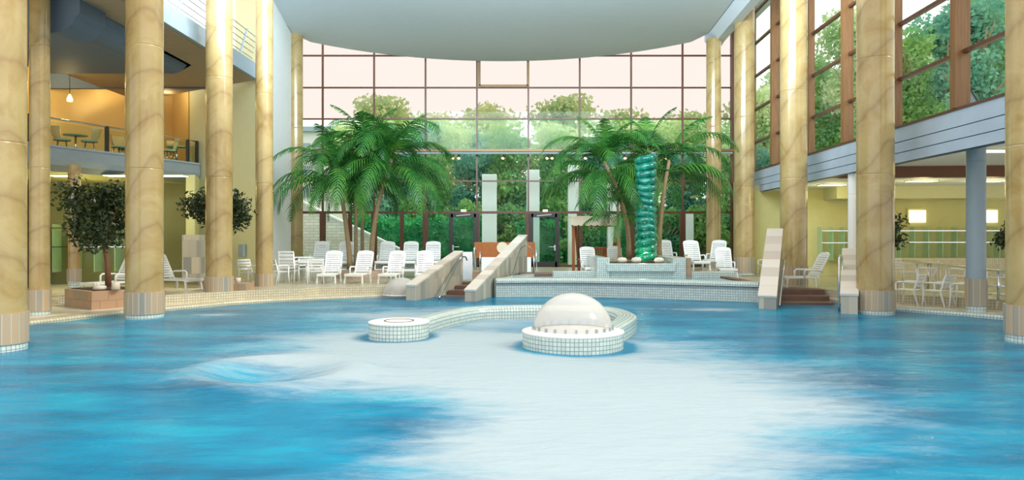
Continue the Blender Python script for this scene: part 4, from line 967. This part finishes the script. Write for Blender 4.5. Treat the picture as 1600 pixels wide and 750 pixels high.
# glass cubicles
def cubicle_row(label, xa, xb, ya, yb, z0, z1, n, depth=.7):
    t = thing('glass_cubicles', label, 'glass partition')
    for k in range(n+1):
        f = k/n; x = xa+(xb-xa)*f; y = ya+(yb-ya)*f
        b = MB(); b.box((x, y-depth/2, (z0+z1)/2), (.03, depth, z1-z0), Matrix.Rotation(R(8), 3, 'Z')); b.build('glass_fin', 'fin_glass', t)
    b = MB(); b.beam((xa, ya-depth, (z0+z1)/2), (xb, yb-depth, (z0+z1)/2), .02, z1-z0-.25); b.build('front_pane', 'green_pane', t)
    for z in (z1-.15, (z0+z1)/2+.05): 
        b = MB(); b.beam((xa, ya-depth-.02, z), (xb, yb-depth-.02, z), .03, .03); b.build('rail', 'chrome', t)
cubicle_row('row of greenish glass cubicles along the lit right rear wall', 16.1, 24.5, 29.5, 28.9, 1.05, 2.4, 15, .3)
cubicle_row('short row of greenish glass cubicles left of the slim white column', 12.95, 15.2, 29.75, 29.6, 1.0, 2.4, 5, .3)
cubicle_row('row of glass cubicles on the dim wall behind the left ficus', -21, -14.5, 27.7, 29.2, .6, 2.5, 9)
b = MB(); b.box((19.5, 28.6, .75), (12, .5, .8)); tag(b.build('stone_bench', 'cream_tile'), 'long low stone bench beneath the right glass cubicles', 'bench')

# ================================================================ OUTSIDE
b = MB(); b.prism([(-60, 39), (60, 39), (60, 110), (-60, 110)], -.4, .2); b.build('lawn', 'lawn')['kind'] = 'structure'
b = MB(); b.prism([(11.4, 2), (60, 2), (60, 39), (12.7, 39)], 4.55, 4.8); o = b.build('terrace_floor', 'deck_tile'); o['kind'] = 'structure'
# sloping pale brick garden wall
t = thing('garden_retaining_wall', 'pale brick retaining wall sloping down to the right outside the left glazing', 'garden wall')
d = 43; pts = [D(440, 300, d), D(515, 338, d), D(575, 366, d), D(632, 394, d)]
b = MB(); fr = [b.bm.verts.new((p.x, d, p.z)) for p in pts]; bk = [b.bm.verts.new((p.x, d+.6, p.z)) for p in pts]; fb = [b.bm.verts.new((p.x, d, 0)) for p in pts]; bb = [b.bm.verts.new((p.x, d+.6, 0)) for p in pts]
for i in range(3):
    for q in ((fb[i], fb[i+1], fr[i+1], fr[i]), (bb[i], bk[i], bk[i+1], bb[i+1]), (fr[i], fr[i+1], bk[i+1], bk[i])): b.bm.faces.new(q)
b.bm.faces.new((fb[3], bb[3], bk[3], fr[3])); b.bm.faces.new((fb[0], fr[0], bk[0], bb[0])); b.build('brick_wall', 'garden_brick', t)
b = MB()
for i in range(3): b.beam(pts[i]+Vector((0, .3, .03)), pts[i+1]+Vector((0, .3, .03)), .75, .1)
b.build('wall_cap', 'white_stone', t)
# hedge
def hedge(x0, x1, y, z1, dep, n, label, seed):
    t = thing('hedge', label, 'hedge'); rs = random.Random(seed)
    lumps = []; k = max(2, int((x1-x0)/1.1))
    for i in range(k):
        for zz in (.7, 1.7, 2.6):
            if zz < z1: lumps.append((x0+(x1-x0)*(i+.5)/k, y+dep/2, zz+.1, .8, dep/2, min(.75, z1-zz+.1)))
    o = bpy.data.objects.new('foliage', leaf_cloud('foliage', n, lumps, .26, 'hedge_leaf', seed, .55, .7)); COL.objects.link(o); o.parent = t
    b = MB(); b.box(((x0+x1)/2, y+dep/2, z1/2-.05), (x1-x0-.3, dep*.5, z1-.5)); b.build('hedge_core', 'hedge_leaf', t)
hedge(-11, -1.9, 45.5, 3.3, 1.6, 9000, 'dense green clipped hedge outside behind the left loungers', 21)
hedge(.2, 3.4, 47.5, 3.0, 1.4, 3600, 'green hedge outside behind the middle parapet and right door', 22)
hedge(3.6, 13.5, 49, 3.2, 1.6, 8000, 'long green hedge outside behind the swing seat and right palms', 23)
hedge(-3.2, 1.2, 53, 4.2, 1.6, 4200, 'green hedge outside filling the gap behind the first white slabs', 24)
# white steles
for k, (xa, xb, yt, lab) in enumerate(((753, 776, 272, 'leftmost of the tall white slabs outside, above the wooden counter'), (823, 843, 265, 'second tall white slab outside, behind the tall parapet'), (888, 906, 258, 'third tall white slab outside, left of the wooden swing seat'), (950, 969, 285, 'fourth tall white slab outside, behind the slanting palm trunk'), (1069, 1084, 330, 'lowest white slab outside, left of the furthest right column'))):
    d = 44.5+k*.2; a, c = D(xa, yt, d), D(xb, 425, d); b = MB(); b.box(((a.x+c.x)/2, d+.3, (a.z+.1)/2), (c.x-a.x, .6, a.z-.1), None, .02)
    tag(b.build('white_stele', 'white_stone'), lab, 'white slab', 'tall white slabs in the garden')
# pale building far left
t = thing('white_building', 'pale building with flat grey roof edge seen through the left glazing', 'building')
d = 66; a, c = D(440, 205, d), D(520, 360, d)
b = MB(); b.box(((a.x+c.x)/2, d+4, (a.z+0)/2), (c.x-a.x, 8, a.z)); b.build('wall', 'white_stone', t)
b = MB(); b.box(((a.x+c.x)/2+.2, d+3.9, a.z+.15), (c.x-a.x+1.2, 8.8, .45)); b.build('roof', 'plate_grey', t)
for px, py in ((478, 232), (498, 232), (478, 268), (498, 268), (478, 300), (498, 300)):
    q = D(px, py, d-.02); b = MB(); b.box((q.x, d-.03, q.z), (.8, .08, 1.0)); b.build('window', 'plate_grey', t)
t = thing('white_front', 'white block standing in for a window reflection among trees on the right', 'building')  # white block shaped after a window reflection in the side glazing
q = D(1447, 128, 40); b = MB(); b.box((q.x, 40.6, 7.2), (2.4, 1, 7.5)); b.build('wall', 'white_stone', t)
b = MB(); b.box((q.x, 40.1, q.z-.4), (2.5, .1, .12)); b.build('ledge', 'plate_grey', t)
t = thing('white_front', 'white block standing in for a window reflection behind the widest timber post at the far right', 'building')  # second block standing for a reflection of windows in the glass
q = D(1562, 130, 34); b = MB(); b.box((q.x, 34.6, 7.2), (1.9, 1, 5.0)); b.build('wall', 'white_stone', t)
b = MB(); b.box((q.x, 34.1, q.z-.3), (2.0, .1, .1)); b.build('ledge', 'plate_grey', t)
t = thing('white_front', 'narrow white house front seen beside the third marble column', 'building')
q = D(1292, 110, 45); b = MB(); b.box((q.x, 45.6, 7.5), (2.0, 1, 8.5)); b.build('wall', 'white_stone', t)
# trees
def tree_proto(name, seed, mat, h=12, r=3.6, n=4600, size=.40, squash=1):
    rn = random.Random(seed); t = thing(name, 'x', 'tree'); lumps = []
    for k in range(16):
        a = rn.uniform(0, 2*PI); q = rn.uniform(.1, .75)*r; z = h*(.30+.62*rn.random())
        f = 1-.5*abs(z/h-.55); lumps.append((q*math.cos(a)*f, q*math.sin(a)*f, z, r*.42, r*.42, r*.36*squash))
    o = bpy.data.objects.new('crown', leaf_cloud('crown', n, lumps, size, mat, seed, .5, .65)); COL.objects.link(o); o.parent = t
    b = MB(); b.tube([(0, 0, -.2), (.1, 0, h*.3), (-.1, .1, h*.6), (0, 0, h*.85)], [.28, .22, .14, .05], 8)
    for k in range(6):
        a = rn.uniform(0, 2*PI); z = h*rn.uniform(.3, .6); b.tube([(0, 0, z), (math.cos(a)*r*.6, math.sin(a)*r*.6, z+h*.2)], [.1, .03], 6)
    b.build('trunk', 'bark', t); return t
TA = Kind(tree_proto('broadleaf_tree', 31, 'tree_leaf')); TB = Kind(tree_proto('broadleaf_tree', 32, 'teal_leaf')); TC = Kind(tree_proto('broadleaf_tree', 33, 'haze_pale_leaf', 12, 3.6, 4000, .38))
TD = Kind(tree_proto('garden_bush', 34, 'tree_leaf', 4.2, 1.6, 2600, .26))
rn = random.Random(8)
GT = 'trees beyond the rear glazing'
def tree(K, px, y, sc, label, z=.2, group=GT):
    o = K.place(((px-800)/F*y, y, z), rn.uniform(0, 6.28), label, group); o.scale = (sc,)*3; return o
i = 0
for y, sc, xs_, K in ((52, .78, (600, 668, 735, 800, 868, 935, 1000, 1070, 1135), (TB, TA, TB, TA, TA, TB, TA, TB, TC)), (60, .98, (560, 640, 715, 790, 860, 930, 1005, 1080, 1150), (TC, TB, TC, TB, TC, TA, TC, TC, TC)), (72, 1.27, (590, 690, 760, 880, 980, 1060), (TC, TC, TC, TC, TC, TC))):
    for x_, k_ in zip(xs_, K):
        col_ = {id(TA): 'green', id(TB): 'blue-green', id(TC): 'haze-paled yellow-green'}[id(k_)]
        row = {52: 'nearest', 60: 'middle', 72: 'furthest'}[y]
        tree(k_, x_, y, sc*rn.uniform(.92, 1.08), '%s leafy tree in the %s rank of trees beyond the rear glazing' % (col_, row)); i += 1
for x_, y, sc, lab in ((905, 46.5, .85, 'sunlit green bush outside between the right door and the swing seat'), (860, 50, 1.1, 'green bush outside behind the right door'), (1045, 47, .9, 'green bush outside behind the green glass column'), (1100, 49, 1.0, 'green bush outside left of the furthest right column'), (1130, 46.5, .8, 'green bush outside right of the furthest right column'), (735, 49, 1.05, 'green bush outside between hedge and first white slab'), (800, 49, 1.0, 'green bush outside between the first two white slabs')):
    tree(TD, x_, y, sc, lab, group=None)
for x_, y, sc, K, lab in ((1195, 46, .95, TC, 'pale tree outside seen beside the second right marble column'), (1230, 52, 1.2, TC, 'pale tree outside seen behind the third right marble column'), (1205, 40, .6, TB, 'small blue-green tree outside by the far right window bay'), (1290, 38, .75, TA, 'green tree outside left of the wide timber post beside the third column'), (1340, 34, .85, TC, 'pale tree outside just right of the wide middle timber post'),
                        (1275, 48, 1.1, TC, 'pale tall tree outside in the second window bay'), (1415, 31, .68, TA, 'green tree outside in the bay right of the large marble column'), (1480, 36, 1.0, TB, 'blue-green tree outside behind the widest timber post'), (1530, 27, .72, TB, 'big blue-green tree outside between the widest timber post and the nearest right column'),
                        (1600, 29, .9, TA, 'green tree outside behind the nearest right column'), (1400, 42, 1.05, TC, 'pale tall tree outside behind the large right marble column'), (1580, 38, 1.2, TA, 'tall green tree outside at the far right'), (1450, 50, 1.3, TC, 'pale tree far outside on the right')):
    tree(K, x_, y, sc*(.8 if y < 39 else 1), lab, z=4.8 if y < 39 else .2, group='trees beyond the right window wall')
# terrace deck chairs
def deck_chair(loc, rz, label):
    t = thing('deck_chair', label, 'deck chair', loc, rz); b = MB()
    for k in range(9): b.beam((-.28+.07*k, -.4, .35), (-.28+.07*k, .15, .25), .04, .02); b.beam((-.28+.07*k, .15, .25), (-.28+.07*k, .65, .95), .04, .02)
    b.build('seat', 'plate_grey', t); 
    for sx in (-1, 1):
        b = MB(); b.tube([(sx*.33, -.45, .38), (sx*.33, .15, .27), (sx*.33, .68, 1.0)], .02, 6); b.build('frame', 'dark_metal', t)
        b = MB(); b.tube([(sx*.33, -.3, 0), (sx*.33, .1, .6)], .02, 6); b.build('leg', 'dark_metal', t)
q = D(1436, 200, 21.5); deck_chair((q.x, q.y, 4.8), R(60), 'slatted deck chair on the terrace beside the large right marble column')
q = D(1535, 180, 18.5); deck_chair((q.x, q.y, 4.8), R(100), 'slatted deck chair on the terrace beside the widest timber post')
for me in bpy.data.meshes:
    pass

for px, lab in ((724, 'small glowing yellow sign plate above the left glass door'), (852, 'small glowing yellow sign plate above the right glass door')):
    q = D(px, 329, 38.2); b = MB(); b.box((q.x, 38.35, q.z), (.26, .06, .10), None, .01); tag(b.build('sign_lamp', 'lamp_glow'), lab, 'sign')
q = D(369, 392, 27.0); b = MB(); b.box((-10.6, 27.62, q.z), (.3, .12, .5), Matrix.Rotation(R(-33), 3, 'Z'), .01); tag(b.build('wall_box', 'plate_grey'), 'small grey box on the plaster wall above the lone armchair', 'wall box')
